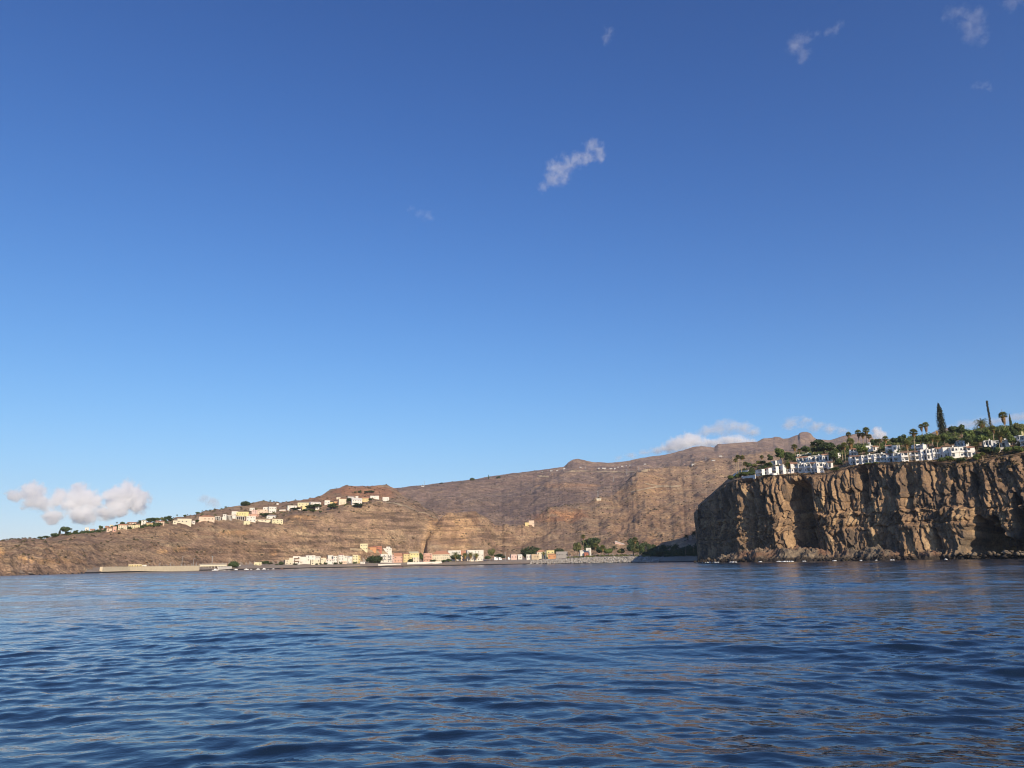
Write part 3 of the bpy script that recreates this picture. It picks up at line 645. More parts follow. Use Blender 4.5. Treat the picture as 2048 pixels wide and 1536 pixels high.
for nm, *a in [
 ('warehouse','big cream white warehouse alone on the hill edge', 354,383,1037.5,1048.5,'cream','flat','white',1,4),
 ('warehouse','low white annex stepping down left of the big warehouse', 345.5,353.8,1041,1048.5,'cream','flat',None,1,1),
 ('house','small white house beside a dark bush right of the warehouse', 384.5,390,1041.5,1048.5,'white','flat',None,1,1),
 ('warehouse','wide apricot hall with a low curved orange roof', 397,429,1030,1042.5,'peach','hip','tile',1,4),
 ('house','white house with two floors between the dark unfinished frames', 445,452,1028.5,1040,'white','flat',None,2,1),
 ('house','small cube white house left of the bright yellow row', 464.5,471,1030.5,1037.5,'white','flat',None,1,1),
 ('house','long low white roofed house above the bright yellow row', 463,475.5,1022.5,1029.5,'white','flat',None,1,3),
 ('house','bright yellow long house with flat roof', 472.5,497,1023.5,1032.5,'brightyellow','flat','yellow',1,5),
 ('house','wide salmon house with orange roof edge and open ground floor', 497.5,517,1027,1032.5,'salmon','shed','orange',1,3),
 ('house','pale pink cube house behind the salmon roof', 503,514,1020,1028,'pink','flat',None,2,2),
 ('house','white flat house standing highest behind the yellow row', 499,509,1015.5,1021.5,'white','flat',None,1,2),
 ('house','peach orange house in the middle of the village row', 514.5,535,1019,1028,'peach','flat','peach',2,3),
 ('house','white cube house directly behind the peach house', 526,538,1014,1020.5,'white','flat',None,1,2),
 ('house','large white two storey house right of the peach house', 537,552.5,1013.5,1026,'white','flat',None,2,3),
 ('house','white house with shaded eaves above the terraced orange wall', 533,550.5,1030,1037.5,'white','shed','white',1,2),
 ('house','white L shaped house at the centre bottom of the village', 492.5,511,1032.5,1043.5,'white','flat',None,2,3),
 ('house','pale yellow windowless block lowest on the slope', 487,500.5,1042,1049.5,'paleyellow','flat',None,1,0),
 ('house','long terraced orange cream house below the shaded white house', 511,543.5,1037,1044,'cream','shed','orange',1,4),
 ('house','yellow white house with dark arches at the right end of the row', 544,566,1038.5,1048,'paleyellow','flat','white',2,3),
 ('house','tiny white hut high on the slope left of two palms', 553,557,1006.5,1009.5,'white','flat',None,1,0)]:
    house(nm, *a, group=G2, cat='warehouse' if nm == 'warehouse' else 'house')
for a in [
 ('long pale yellow house with stepped roof on the left of the upper row', 595,623,1003.5,1011.5,'paleyellow','shed','paleyellow',1,4),
 ('bright lemon yellow house with four dark windows', 604.5,629.5,1011.5,1019.5,'brightyellow','flat',None,1,4),
 ('white flat house beside dark bushes left of the lemon house', 575,593.5,1011,1017,'white','flat',None,1,2),
 ('white house with sloped roof behind the lemon house', 621,642,1002.5,1011,'white','shed','white',1,3),
 ('small white house touching the right end of the lemon house', 630,638.5,1010.5,1020,'white','flat',None,2,1),
 ('white house with cream roof near the middle of the upper row', 649,660,1000.5,1009.5,'white','flat','cream',1,2),
 ('little yellow house between the white and orange ones', 660.5,666.5,1004,1009.5,'yellow','flat',None,1,1),
 ('low orange house with shadowed porch in the upper row', 668,677,1003,1010,'orange','flat','peach',1,1),
 ('tall cream house with orange roof terrace', 677.5,692.5,997.5,1009,'cream','flat','orange',2,2),
 ('white house half hidden by dark trees on the upper row', 696,708.5,992.5,1001,'white','shed','white',1,2),
 ('large white villa with a row of dark windows', 703.5,724,995.5,1009,'white','gable','white',2,4),
 ('yellow villa with pink orange roof beside the large white villa', 724.5,737.5,994,1004,'yellow','gable','tile',1,2),
 ('white flat house on the crest right of the villas', 740.5,758,991.5,997.5,'white','flat',None,1,3),
 ('white house at the far right end of the upper village', 765,778,994,1002.5,'white','flat',None,1,2),
 ('tiny cream house above the cream house with terrace', 673,681,994.5,998,'cream','flat',None,1,1),
 ('small white house tucked high between two dark trees', 711,716.5,992,996.5,'white','flat',None,1,0)]:
    house('house', *a, group=G3)
def frame_building(label, x0, x1, yt, yb, bays, floors, group):
    P, w, h, D, rz = place(x0, x1, yt, yb, LAND)
    root = tag(empty('unfinished_building', P, rz), label, 'building', group)
    d = 8.0; fh = h / floors
    for k in range(floors + 1):
        b = MB(); b.box(-w/2, w/2, 0, d, fh*k - 0.35, fh*k); b.build('floor_slab', paint('grey' if k < floors else 'white'), root)
    for k in range(floors):
        for j in range(bays + 1):
            x = -w/2 + 0.3 + (w - 0.6) * j / bays
            b = MB(); b.box(x-0.28, x+0.28, 0.05, 0.6, fh*k + 0.003, fh*(k+1) - 0.353); b.build('column', paint('white'), root)
    b = MB(); b.box(-w/2 + 0.3, w/2 - 0.3, d-1.2, d-0.9, 0.003, h - 0.353); b.build('back_wall', paint('darkgrey'), root)
G4 = 'unfinished concrete frames in the village'
frame_building('open concrete frame with white pillars right of the apricot hall', 429.5,440,1032.5,1040.5,3,2,G4)
frame_building('dark unfinished frame with scattered white walls beside the two storey house', 453,464,1030.5,1040.5,4,2,G4)
frame_building('dark open frame directly below the bright yellow house', 472,489,1033,1040.5,4,1,G4)
frame_building('small open frame between white walls left of the two storey house', 440.5,445,1034,1040.5,1,2,G4)
def wall(name, label, pts, h, th, mat, cat='wall', surf=None, lift=0.0, group=None, follow=False):
    """pts: (px, D) along the foot"""
    surf = surf or LAND; W = []
    for px, D in pts:
        p = point(px, 1120, D); W.append((p.x, p.y))
    zb = min(surf.height(*p) for p in W) + lift
    root = tag(empty(name, (W[0][0], W[0][1], zb)), label, cat, group)
    g = [(surf.height(*p) + lift - zb) if follow else 0.0 for p in W]; dp = 1.3 if follow else 4
    b = MB()
    for k_, ((ax, ay), (bx, by)) in enumerate(zip(W[:-1], W[1:])):
        ga, gb = g[k_], g[k_ + 1]; zz = (ga, gb, gb, ga)
        L = math.hypot(bx-ax, by-ay); nx, ny = -(by-ay)/L*th/2, (bx-ax)/L*th/2; ox, oy = W[0]
        V = [(ax-ox-nx, ay-oy-ny), (bx-ox-nx, by-oy-ny), (bx-ox+nx, by-oy+ny), (ax-ox+nx, ay-oy+ny)]
        b.add([(x, y, e - dp) for (x, y), e in zip(V, zz)] + [(x, y, h + e) for (x, y), e in zip(V, zz)], [(3,2,1,0),(4,5,6,7),(0,1,5,4),(1,2,6,5),(2,3,7,6),(3,0,4,7)])
    b.build('wall_body', mat, root)
    c = MB()
    for k_, ((ax, ay), (bx, by)) in enumerate(zip(W[:-1], W[1:])):
        ga, gb = g[k_], g[k_ + 1]; zz = (ga, gb, gb, ga)
        L = math.hypot(bx-ax, by-ay); nx, ny = -(by-ay)/L*(th/2+0.12), (bx-ax)/L*(th/2+0.12); ox, oy = W[0]
        V = [(ax-ox-nx, ay-oy-ny), (bx-ox-nx, by-oy-ny), (bx-ox+nx, by-oy+ny), (ax-ox+nx, ay-oy+ny)]
        c.add([(x, y, h + e + 0.003) for (x, y), e in zip(V, zz)] + [(x, y, h + e + 0.2) for (x, y), e in zip(V, zz)], [(3,2,1,0),(4,5,6,7),(0,1,5,4),(1,2,6,5),(2,3,7,6),(3,0,4,7)])
    c.build('coping', mat, root)
    return root
for lab, x0, x1, yy in (('long white garden wall right of the large white house', 553,566,1021.5), ('white boundary wall in front of the flat house by dark bushes', 572,597,1022.5)):
    Pa, Da = LAND.hit(x0, yy); Pb, Db = LAND.hit(x1, yy)
    wall('garden_wall', lab, [(x0, (Da+Db)/2), (x1, (Da+Db)/2)], 1.7, 0.4, paint('white'), group='white garden walls on the hill', follow=True)

# ---------------- far hill
GF = 'white houses scattered far up the mountain'
for a in [
 ('white hut under a thin mast on the skyline', 841.5,849.5,970.5,973.5,'white'),
 ('tiny white house on the skyline left of the knoll', 1083,1087,941.5,943.5,'white'),
 ('white shed furthest left below the knoll', 1099,1106,940,942.6,'white'),
 ('small white house on the spur below the knoll', 1112,1117,939.5,942,'white'),
 ('white cube house close under the knoll cliff', 1126,1131.5,934.5,938.5,'white'),
 ('pale row of sheds in the dark patch under the knoll', 1158,1165.5,933,935.3,'palegrey'),
 ('white house with brown end at the left of the mountain village', 1194.5,1201,934.8,937.6,'white'),
 ('wide white house in the left half of the mountain village', 1202,1213.5,934.5,938,'white'),
 ('white flat house in the middle of the mountain village', 1218,1226,935.5,938.4,'white'),
 ('tall white house in the middle of the mountain village', 1227.5,1232,934.5,938.5,'white'),
 ('white house where the mountain village starts to climb', 1234.5,1238,932.8,935.2,'white'),
 ('larger white house on the climbing end of the mountain village', 1241.5,1247.5,930.5,933.8,'white'),
 ('pale house near the upper right end of the mountain village', 1251,1255,930,932,'palegrey'),
 ('last pale house at the upper right end of the mountain village', 1258,1262,929,931,'palegrey'),
 ('solitary white house on the open mountain slope right of the village', 1287,1293.5,926.5,929.2,'white'),
 ('long white shed on the ridge left of the headland', 1381.5,1394,926.5,929.4,'white'),
 ('white shed halfway up between the two ridge sheds', 1422,1432,918.6,921.6,'white'),
 ('white shed highest on the ridge near the headland palms', 1436,1446,910.2,913.4,'white')]:
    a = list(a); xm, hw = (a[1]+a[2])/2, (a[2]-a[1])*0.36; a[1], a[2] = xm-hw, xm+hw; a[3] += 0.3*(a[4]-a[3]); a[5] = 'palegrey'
    house('house', *a, 'flat', None, 1, 0, group=GF, yaw=10)
house('hut', 'small cream hut under a pylon on the valley rim', 1193,1202,996.3,1001.2,'cream','gable','cream',1,1, cat='hut')
house('house', 'yellow farmhouse on the red rock spur in the valley', 1050,1058,1045,1052.5,'yellow','flat','yellow',1,1, group='farmhouses on the red spur')
house('house', 'pale peach farmhouse behind the yellow one on the red spur', 1057.5,1068.5,1041,1050,'peach','flat',None,2,2, group='farmhouses on the red spur')

# ---------------- sea front
GS = 'houses along the village sea front'
def sea_house(label, x0, x1, yt, yb, col, roof='flat', rc=None, fl=2, wn=2, off=40, **kw):
    return house('house', label, x0, x1, yt, yb, col, roof, rc, fl, wn, D=Dsh((x0+x1)/2) + off, group=GS, yaw=kw.pop('yaw', random.uniform(0, 12)), depth=9, **kw)
sea_house('low cream house at the left end of the sea front', 570,577.5,1119.5,1131,'cream','flat',None,2,1)
sea_house('pale orange cream house next to the left end house', 577.7,585,1115.5,1131,'cream','flat','peach',3,1)
sea_house('white apartment house with four brown balconies', 585.2,600,1112,1131,'white','flat','beige',3,2, balc=2, dark='brown')
sea_house('blank white block with small roof hut', 600.2,611.3,1113.5,1130,'white','flat',None,2,0)
sea_house('largest plain white block on the sea front', 611.5,630,1110.8,1130,'white','flat',None,3,2)
sea_house('low cream shop in front of the largest white block', 622,639.5,1119,1130,'cream','flat','white',2,3, off=30)
sea_house('white house rising behind the low cream shop', 630.5,640.5,1112.8,1126,'white','flat',None,3,2, off=52)
sea_house('cream white house with a wide upper window', 641,651.5,1115.8,1129,'cream','flat','peach',2,2)
sea_house('low white house with a pinkish awning', 652,668,1118.7,1129,'white','flat','pink',2,3, off=32)
sea_house('white house set back above the pinkish awning', 655.5,666,1110.5,1122,'white','flat',None,2,2, off=54)
sea_house('plain tall white house left of the red roofed tower house', 666.2,674.5,1111.8,1128,'white','flat',None,3,2)
sea_house('tallest white house with a small red roof', 676.5,687,1107.5,1128,'white','hip','red',3,2, rfrac=0.10)
sea_house('white house right of the red roofed tower house', 687.2,694.5,1111.5,1128,'white','flat',None,3,1)
sea_house('low peach restaurant in front of the tall white houses', 683.5,693.3,1121.8,1128.5,'peach','flat','peach',1,3, off=30)
sea_house('white house with a slanted roof corner and blue shade', 695,704.3,1112,1128,'white','shed','white',3,2, rfrac=0.12)
sea_house('cream yellow house with two columns of windows', 705,715.8,1109.8,1126,'paleyellow','flat','cream',3,2)
sea_house('narrow deep yellow house at the right of the white row', 716,720.3,1111.3,1126,'yellow','flat',None,3,1)
sea_house('low white garage beside the giant round tree', 720.6,730,1123.6,1128.5,'white','flat',None,1,1, off=30)
sea_house('grey white house with stacked balconies right of the giant round tree', 761,773.5,1107.5,1126,'white','flat','beige',3,1, balc=2, dark='grey')
sea_house('white house with green dark balconies', 774,784,1108.5,1126,'white','flat',None,3,2, balc=2, dark='darkgrey')
sea_house('narrow pink house with dark doorways', 784.2,788,1109.5,1125,'pink','flat',None,3,1)
sea_house('salmon house with big gable and white ground floor', 788.3,805,1105.6,1124,'salmon','gable','tile',2,3, rfrac=0.34)
sea_house('orange yellow house left of the long yellow one', 806.8,819,1106,1123,'yellow','gable','tile',3,2, rfrac=0.12)
sea_house('long lemon yellow house on the sea front', 819.3,838,1102.8,1122,'brightyellow','shed','paleyellow',3,3, rfrac=0.18)
sea_house('low cream annex at the foot of the lemon house', 826,838.5,1114.8,1122.8,'cream','flat',None,2,2, off=30)
sea_house('salmon apartment house with arcades left of the beach hotel', 847,864.2,1106.5,1121,'salmon','flat','pink',3,3, balc=2, dark='salmon')
house('hotel_building', 'long white beach hotel with orange hipped roof and rows of windows', 864.5,901,1101.5,1121,'cream','hip','tile',3,9, D=Dsh(883)+42, yaw=4, depth=12, cat='hotel', rfrac=0.33)
sea_house('white stepped house joined to the right of the beach hotel', 896.5,921.5,1100.8,1118,'white','flat',None,3,4, off=55)
sea_house('orange tile roof house behind the promenade palms', 921.8,934.3,1101.5,1116,'peach','gable','tile',2,2, off=60, rfrac=0.42)
sea_house('white villa with two balcony floors right of the palms', 934.5,967.5,1100,1119,'white','flat',None,3,5, balc=2, dark='white')
for a in [
 ('pale yellow cube house high above the giant round tree', 720,735,1087.3,1101,'paleyellow','flat','paleyellow',2,3),
 ('orange red house stepping down from the pale yellow cube', 736.5,752.5,1091.8,1102,'orange','shed','red',2,3),
 ('dark red house below the orange stepping house', 752.7,763.5,1092.5,1104.5,'red','flat','orange',2,3),
 ('white cube house with raised right part above the sea front', 764,783.5,1096.5,1106,'white','flat',None,2,3),
 ('small white tower on top of the raised cube house', 772.5,780.5,1093.3,1099,'white','flat',None,1,1)]:
    house('house', *a, group='houses on the slope above the sea front', dmin=Dsh(a[1]) + 60, yaw=8)
GB = 'low buildings behind the pebble beach'
for nm, off, a in [
 ('hut', 45, ('pinkish flat hut left of the giant dark tree', 1022,1034,1108.5,1116,'pink','flat','grey',1,2)),
 ('hut', 50, ('small white hut next to the pinkish hut', 1036,1044.5,1108.8,1114,'white','gable','white',1,1)),
 ('storehouse', 34, ('low white storehouse left of the beige one', 1053,1062.7,1108.8,1115,'white','flat',None,1,2)),
 ('storehouse', 34, ('low beige storehouse before the gabled farmhouse', 1063,1078,1108.3,1115,'beige','flat','salmon',1,3)),
 ('house', 62, ('cream farmhouse with broad orange gable roof', 1074,1093,1099.3,1114,'cream','hip','tile',2,3)),
 ('house', 55, ('bright yellow house attached to the cream farmhouse', 1093.3,1109,1100.6,1113,'brightyellow','flat','yellow',2,2)),
 ('kiosk', 38, ('orange kiosk under a flat orange awning', 1096,1111.5,1106.8,1113.5,'orange','shed','orange',1,2)),
 ('shed', 50, ('long grey brown shed behind the boulder bank', 1112.5,1135.5,1103,1113,'grey','flat','grey',1,5)),
 ('house', 60, ('white low house wing beside the big dark tree', 1160.5,1172,1099.8,1109,'white','shed','white',1,2)),
 ('house', 62, ('white cube house with one window under the big dark tree', 1172.3,1182.5,1095.7,1109,'white','flat',None,2,1)),
 ('kiosk', 46, ('small red roofed kiosk before the white cube house', 1169,1177,1104.8,1109.5,'red','gable','red',1,1))]:
    house(nm, *a, D=Dsh(a[1]) + off, group=GB, cat=nm, yaw=random.uniform(0, 14))
# slanted pale roof on the slope behind the valley mouth
Pq, Dq = LAND.hit(1243, 1090)
root = tag(empty('greenhouse', Pq, -math.atan2(Pq.x, Pq.y)), 'long slanted white roof half hidden by trees on the valley slope', 'greenhouse')
b = MB(); b.add([(-9,0,5.2),(9,-1,-0.8),(9,4,0.0),(-9,4,6.2)], [(0,1,2,3)]); b.add([(-9,0,5.0),(9,-1,-1.0),(9,4,-0.2),(-9,4,6.0)], [(3,2,1,0)]); b.build('roof', paint('white'), root)
b = MB(); b.add([(-9,0.2,4.95),(9,-0.8,-1.05),(9,-0.8,-4),(-9,0.2,-4)], [(3,2,1,0)]); b.build('wall', paint('pink'), root)

# ---------------- harbour
def at(px, D, surf=None):
    p = point(px, 1120, D); p.z = (surf or LAND).height(p.x, p.y); return p
wall('breakwater_wall', 'long pale harbour wall along the left shore', [(204, 712), (260, 744), (330, 775), (398, 812)], 4.2, 2.4, paint('stone'), 'wall')
house('harbour_building', 'low yellow flat building on top of the harbour wall', 257,283,1128.5,1133,'yellow','flat','cream',1,5, D=770, cat='building', yaw=0, depth=5)
house('harbour_building', 'tiny white flat building at the right of the yellow one', 284,293,1129.5,1133,'white','flat','cream',1,2, D=776, cat='building', yaw=0, depth=4)
def open_shed(label, x0, x1, yt, yb, D, bays, group=None):
    P, w, h, D, rz = place(x0, x1, yt, yb, LAND, D)
    root = tag(empty('harbour_shed', P, rz), label, 'shed', group); d = 9
    roof_mesh('shed', w, d, h - 0.9, h + 0.3).build('roof', paint('stone'), root)
    b = MB(); b.box(-w/2, w/2, -0.05, 0.25, h - 2.4, h - 0.903); b.build('fascia', paint('cream'), root)
    for j in range(bays + 1):
        x = -w/2 + 0.3 + (w - 0.6) * j / bays
        b = MB(); b.box(x-0.25, x+0.25, 0.3, 0.8, -2, h - 0.95); b.build('post', paint('white'), root)
    b = MB(); b.box(-w/2+0.2, w/2-0.2, d-0.8, d-0.4, -2, h-0.95); b.build('back_wall', paint('mauve'), root)
open_shed('long open fish shed with pale roof at the end of the harbour wall', 399.5,453,1127.8,1137, 842, 9)
wall('harbour_wall', 'low white quay wall before the open fish shed', [(438, 832), (464, 850)], 3.0, 1.0, paint('white'), 'wall')
house('kiosk', 'small white kiosk right of the round harbour tree', 474.5,480.5,1129.6,1136,'white','flat',None,1,1, D=880, cat='kiosk')
house('house', 'square yellow harbour house with flat cornice and two dark windows', 508,522.6,1124.2,1135.5,'paleyellow','flat','cream',2,2, D=905, yaw=6)
wall('promenade_wall', 'white promenade wall below the beach hotel', [(814.5, 986), (883.5, 1004)], 3.2, 0.6, paint('white'), 'wall', lift=-0.6, group='white sea front walls')
wall('promenade_wall', 'white promenade wall beside the giant round tree', [(756.5, 968), (802, 983)], 2.0, 0.6, paint('white'), 'wall', lift=-0.4, group='white sea front walls')
wall('sea_wall', 'dark grey sea wall under the left sea front houses', [(563, 905), (640, 938), (720, 958)], 1.0, 0.8, paint('beige'), 'wall', lift=-0.8)
def awning(label, x0, x1, D):
    P, w, h, D, rz = place(x0, x1, 1126, 1131, LAND, D)
    root = tag(empty('awning', P, rz), label, 'awning', 'terrace awnings on the promenade')
    roof_mesh('shed', w, 3.5, 2.5, 3.1).build('canopy', M_WOOD, root)
    n = max(2, int(w / 3)); 
    for j in range(n + 1):
        b = MB(); x = -w/2 + w * j / n; b.box(x-0.08, x+0.08, 0.2, 0.36, -1, 2.49); b.build('post', paint('white'), root)
awning('dark terrace awning left of the first sea front house', 561, 571, 930)
awning('dark terrace awning before the pale orange house', 573, 584, 936)
awning('dark terrace awning before the brown balcony house', 587, 604, 941)
# slipway
def strip(name, mat, pts, w, surf, lift=0.35):
    P = [surf.hit(px, py)[0] if len(q) == 0 else Vector(at(px, q[0])) for px, py, *q in pts]
    V = []; 
    for i, p in enumerate(P):
        r = Vector((p.x, p.y, 0)).normalized()
        for sgn in (-1, 1):
            x, y = p.x + r.x * sgn * w / 2, p.y + r.y * sgn * w / 2
            V.append((x, y, surf.height(x, y) + lift))
    Q = [(2*i, 2*i+2, 2*i+3, 2*i+1) for i in range(len(P) - 1)]
    me = bpy.data.meshes.new(name); me.from_pydata(V, [], Q); o = structure(link(name, me, mat)); return o
M_ROAD = plain('dusty_road', (0.42, 0.32, 0.20), stain=0.25, scale=0.05)
def dense(pts, n=8):
    out = []
    for (a, b), (c, d) in zip(pts[:-1], pts[1:]):
        out += [(a + (c-a)*k/n, b + (d-b)*k/n) for k in range(n)]
    return out + [pts[-1]]
strip('road', M_ROAD, dense([(752,1004),(790,1007),(812,1013),(840,1026),(862,1033),(876,1038)]), 16, LAND, 0.6)
strip('road', M_ROAD, dense([(1128,943.5),(1160,942.5),(1200,943.5),(1250,945),(1300,941)]), 22, LAND, 1.2)
strip('road', M_ROAD, dense([(1262,985),(1290,978),(1325,973)]), 14, LAND, 0.8)
strip('road', M_ROAD, dense([(1290,968),(1318,972),(1345,974),(1362,972)]), 12, LAND, 0.8)
strip('road', M_ROAD, dense([(1075,952),(1098,954)]), 26, LAND, 1.0)
strip('road', M_ROAD, dense([(700,1098.5),(735,1101.5),(770,1106),(800,1110)]), 2.5, LAND, 0.4)

# ---------------- poles, pylons, mast
def pole(name, label, px, yt, D, arm=0.0, surf=None, r=0.16, group=None, cat=None):
    surf = surf or LAND; p = at(px, D, surf); h = point(px, yt, D).z - p.z
    root = tag(empty(name, p, -math.atan2(p.x, p.y)), label, cat or name.replace('_', ' '), group)
    b = MB(); b.tube([(0,0,-1),(0,0,h*0.5),(0,0,h)], [r*1.3, r*1.1, r*0.7], 8); b.build('post', M_METAL, root)
    b = MB()
    if arm: b.tube([(0,0,h*0.97),(arm*0.6,-0.1,h*1.0),(arm,-0.2,h)], [r*0.5]*3, 6); b.box(arm-0.5, arm+0.3, -0.45, 0.05, h-0.15, h+0.08); b.build('lamp_head', M_METAL, root)
    else: b.tube([(-r*6,0,h*0.94),(r*6,0,h*0.94)], [r*0.5]*2, 6); b.build('crossarm', M_METAL, root)
GP = 'lamp posts on the harbour wall'
for px, yt, D, lab in ((297,1127,782,'lamp post nearest the tiny white harbour building'), (319,1126.5,790,'lamp post on the left third of the harbour wall'), (342,1125.5,800,'short lamp post mid way along the harbour wall'),
                       (364.5,1113,812,'tallest lamp mast on the harbour wall'), (384,1126,822,'lamp post left of the pair near the shed'), (387.5,1117,823,'taller lamp post of the pair near the shed'), (394,1124,826,'lamp post at the right end of the harbour wall')):
    pole('lamp_post', lab, px, yt, D, 1.2, group=GP)
pole('mast', 'tall thin mast rising behind the open fish shed', 424.5, 1111.5, 858, r=0.28)
pole('mast', 'thin pale mast beside the round harbour tree', 458.5, 1119.5, 862, r=0.2)
pole('utility_pole', 'wooden pole left of the pinkish hut on the beach', 1010.8, 1104.5, Dsh(1010)+42, r=0.22)
pole('utility_pole', 'wooden pole in front of the cream gabled farmhouse', 1091.5, 1102, Dsh(1091)+36, r=0.22)
pole('utility_pole', 'thin pole standing before the dark valley trees', 1319, 1094, Dsh(1319)+70, r=0.14)
def pylon(label, px, yt, yb):
    p, D = LAND.hit(px, yb); h = point(px, yt, D).z - p.z
    root = tag(empty('power_pylon', p, -math.atan2(p.x, p.y)), label, 'pylon', 'power pylons up the valley')
    b = MB(); w = h * 0.08
    for sx in (-1, 1):
        for sy in (-1, 1): b.tube([(sx*w, sy*w, -1), (sx*w*0.25, sy*w*0.25, h)], [0.22, 0.14], 5)
    for k in range(6):
        z0, z1 = h*k/6, h*(k+1)/6; w0 = w*(1-0.75*k/6); w1 = w*(1-0.75*(k+1)/6)
        b.tube([(-w0,-w0,z0),(w1,-w1,z1)], [0.1]*2, 4); b.tube([(w0,-w0,z0),(-w1,-w1,z1)], [0.1]*2, 4)
    b.build('lattice_tower', M_METAL, root)
    for f in (0.74, 0.86, 0.97):
        b = MB(); b.tube([(-h*0.13,0,h*f),(0,0,h*f+0.4),(h*0.13,0,h*f)], [0.12,0.2,0.12], 5); b.build('crossarm', M_METAL, root)
for lab, px, yt, yb in (('power pylon beside the cream hut on the valley rim', 1196,981.5,994.5), ('power pylon above the dark gully', 1227.3,951.5,964.5), ('power pylon on the bench below the mountain village', 1253.8,938.5,949.5),
                        ('faint power pylon in front of the dark patch', 1171.5,932.5,940), ('power pylon on the ridge below the solitary house', 1277,934.5,941.5), ('faint pylon among the upper slope left of the headland', 1412,913,921)):
    pylon(lab, px, yt, yb)
pole('mast', 'thin antenna mast on the skyline hut', 847.5, 962.5, LAND.hit(847.5, 972.5)[1], r=0.35)

# ---------------- boats
M_HULL = plain('boat_gelcoat', (0.80, 0.80, 0.78), 0.3, 0.5, 0.05)
M_HULLC = plain('boat_orange', (0.42, 0.24, 0.16), 0.5, 0.4, 0.1)
M_HULLB = plain('boat_blue', (0.06, 0.10, 0.22), 0.4, 0.5, 0.1)
def boat(label, x0, x1, yt, cabin=True, hull=None, yaw=0, mast=False, stripe=True):
    xm = (x0+x1)/2; D = Dsh(xm) - 26; p = point(xm, 1138, D); p.z = 0
    A = point(x0, 1138, D); B = point(x1, 1138, D); L = math.hypot(A.x-B.x, A.y-B.y)
    root = tag(empty('motor_boat', p, -math.atan2(p.x, p.y) + math.radians(yaw)), label, 'boat', 'small boats moored below the harbour')
    secs = []; n = 9; W = L * 0.17; fb = L * 0.13
    V = []; Fs = []
    for i in range(n):
        t = i / (n - 1); x = -L/2 + L*t; w = W * (1 - max(0, (t - 0.45) / 0.55) ** 2.2); sh = fb * (0.85 + 0.5 * t * t)
        V += [(x, -w, sh), (x - 0.02*L*t, -w*0.72, -0.1), (x - 0.05*L*t, 0, -0.4), (x - 0.02*L*t, w*0.72, -0.1), (x, w, sh)]
    for i in range(n - 1):
        for j in range(4): Fs.append((5*i+j, 5*i+5+j, 5*i+6+j, 5*i+j+1))
        Fs.append((5*i, 5*i+4, 5*i+9, 5*i+5))
    Fs.append((0,1,2,3,4))
    b = MB(); b.add(V, Fs); b.build('hull', hull or M_HULL, root)
    if cabin:
        c = MB(); x0_, x1_ = -L*0.18, L*0.2; z0, z1 = fb*0.95, fb*0.95 + L*0.16
        c.add([(x0_,-W*0.62,z0),(x1_,-W*0.55,z0),(x1_,W*0.55,z0),(x0_,W*0.62,z0),(x0_+0.1,-W*0.5,z1),(x1_-L*0.1,-W*0.45,z1),(x1_-L*0.1,W*0.45,z1),(x0_+0.1,W*0.5,z1)], [(3,2,1,0),(4,5,6,7),(0,1,5,4),(1,2,6,5),(2,3,7,6),(3,0,4,7)])
        c.build('cabin', M_HULL, root)
        g = MB(); zz = (z0+z1)/2; g.box(x0_+L*0.06, x1_-L*0.1, -W*0.62, -W*0.54, zz, zz+L*0.05); g.build('windscreen', M_GLASS, root)
    else:
        c = MB(); c.box(-L*0.12, L*0.02, -W*0.8, W*0.8, fb*0.7, fb*0.86); c.build('bench', M_WOOD, root)
        c = MB(); c.box(-L*0.56, -L*0.48, -0.2, 0.2, fb*0.3, fb*1.5); c.build('outboard_motor', M_GLASS, root)
    if mast: c = MB(); c.tube([(0,0,fb),(0,0,fb+L*0.55)], [0.06,0.04], 6); c.build('mast', M_METAL, root)
for a in (('white fishing boat with a thin mast below the open fish shed', 424,437,1139, True, None, 8, True), ('tiny white dinghy furthest left of the two near the mast', 447,451.3,1140, False), ('tiny white dinghy to the right of the other dinghy', 455.8,459.5,1140, False),
          ('white cabin boat in front of the slipway', 467.5,476,1139, True, None, 10), ('larger white cabin boat left of the yellow harbour house', 488,497.5,1137, True, None, -6), ('small white boat following the larger cabin boat', 500,504.5,1138, False),
          ('white cabin boat directly below the yellow harbour house', 511.8,520.2,1137, True, None, 12), ('tall white cabin cruiser right of the yellow harbour house', 523.5,532.3,1136, True, None, 4, True), ('low white skiff between the cruiser and the last cabin boat', 534,538.5,1137.5, False),
          ('last white cabin boat of the moored row', 543.5,549.2,1136.5, True, None, -10), ('orange brown rowing boat near the beach end', 560.5,566.2,1136, False, M_HULLC, 6)):
    boat(*a)

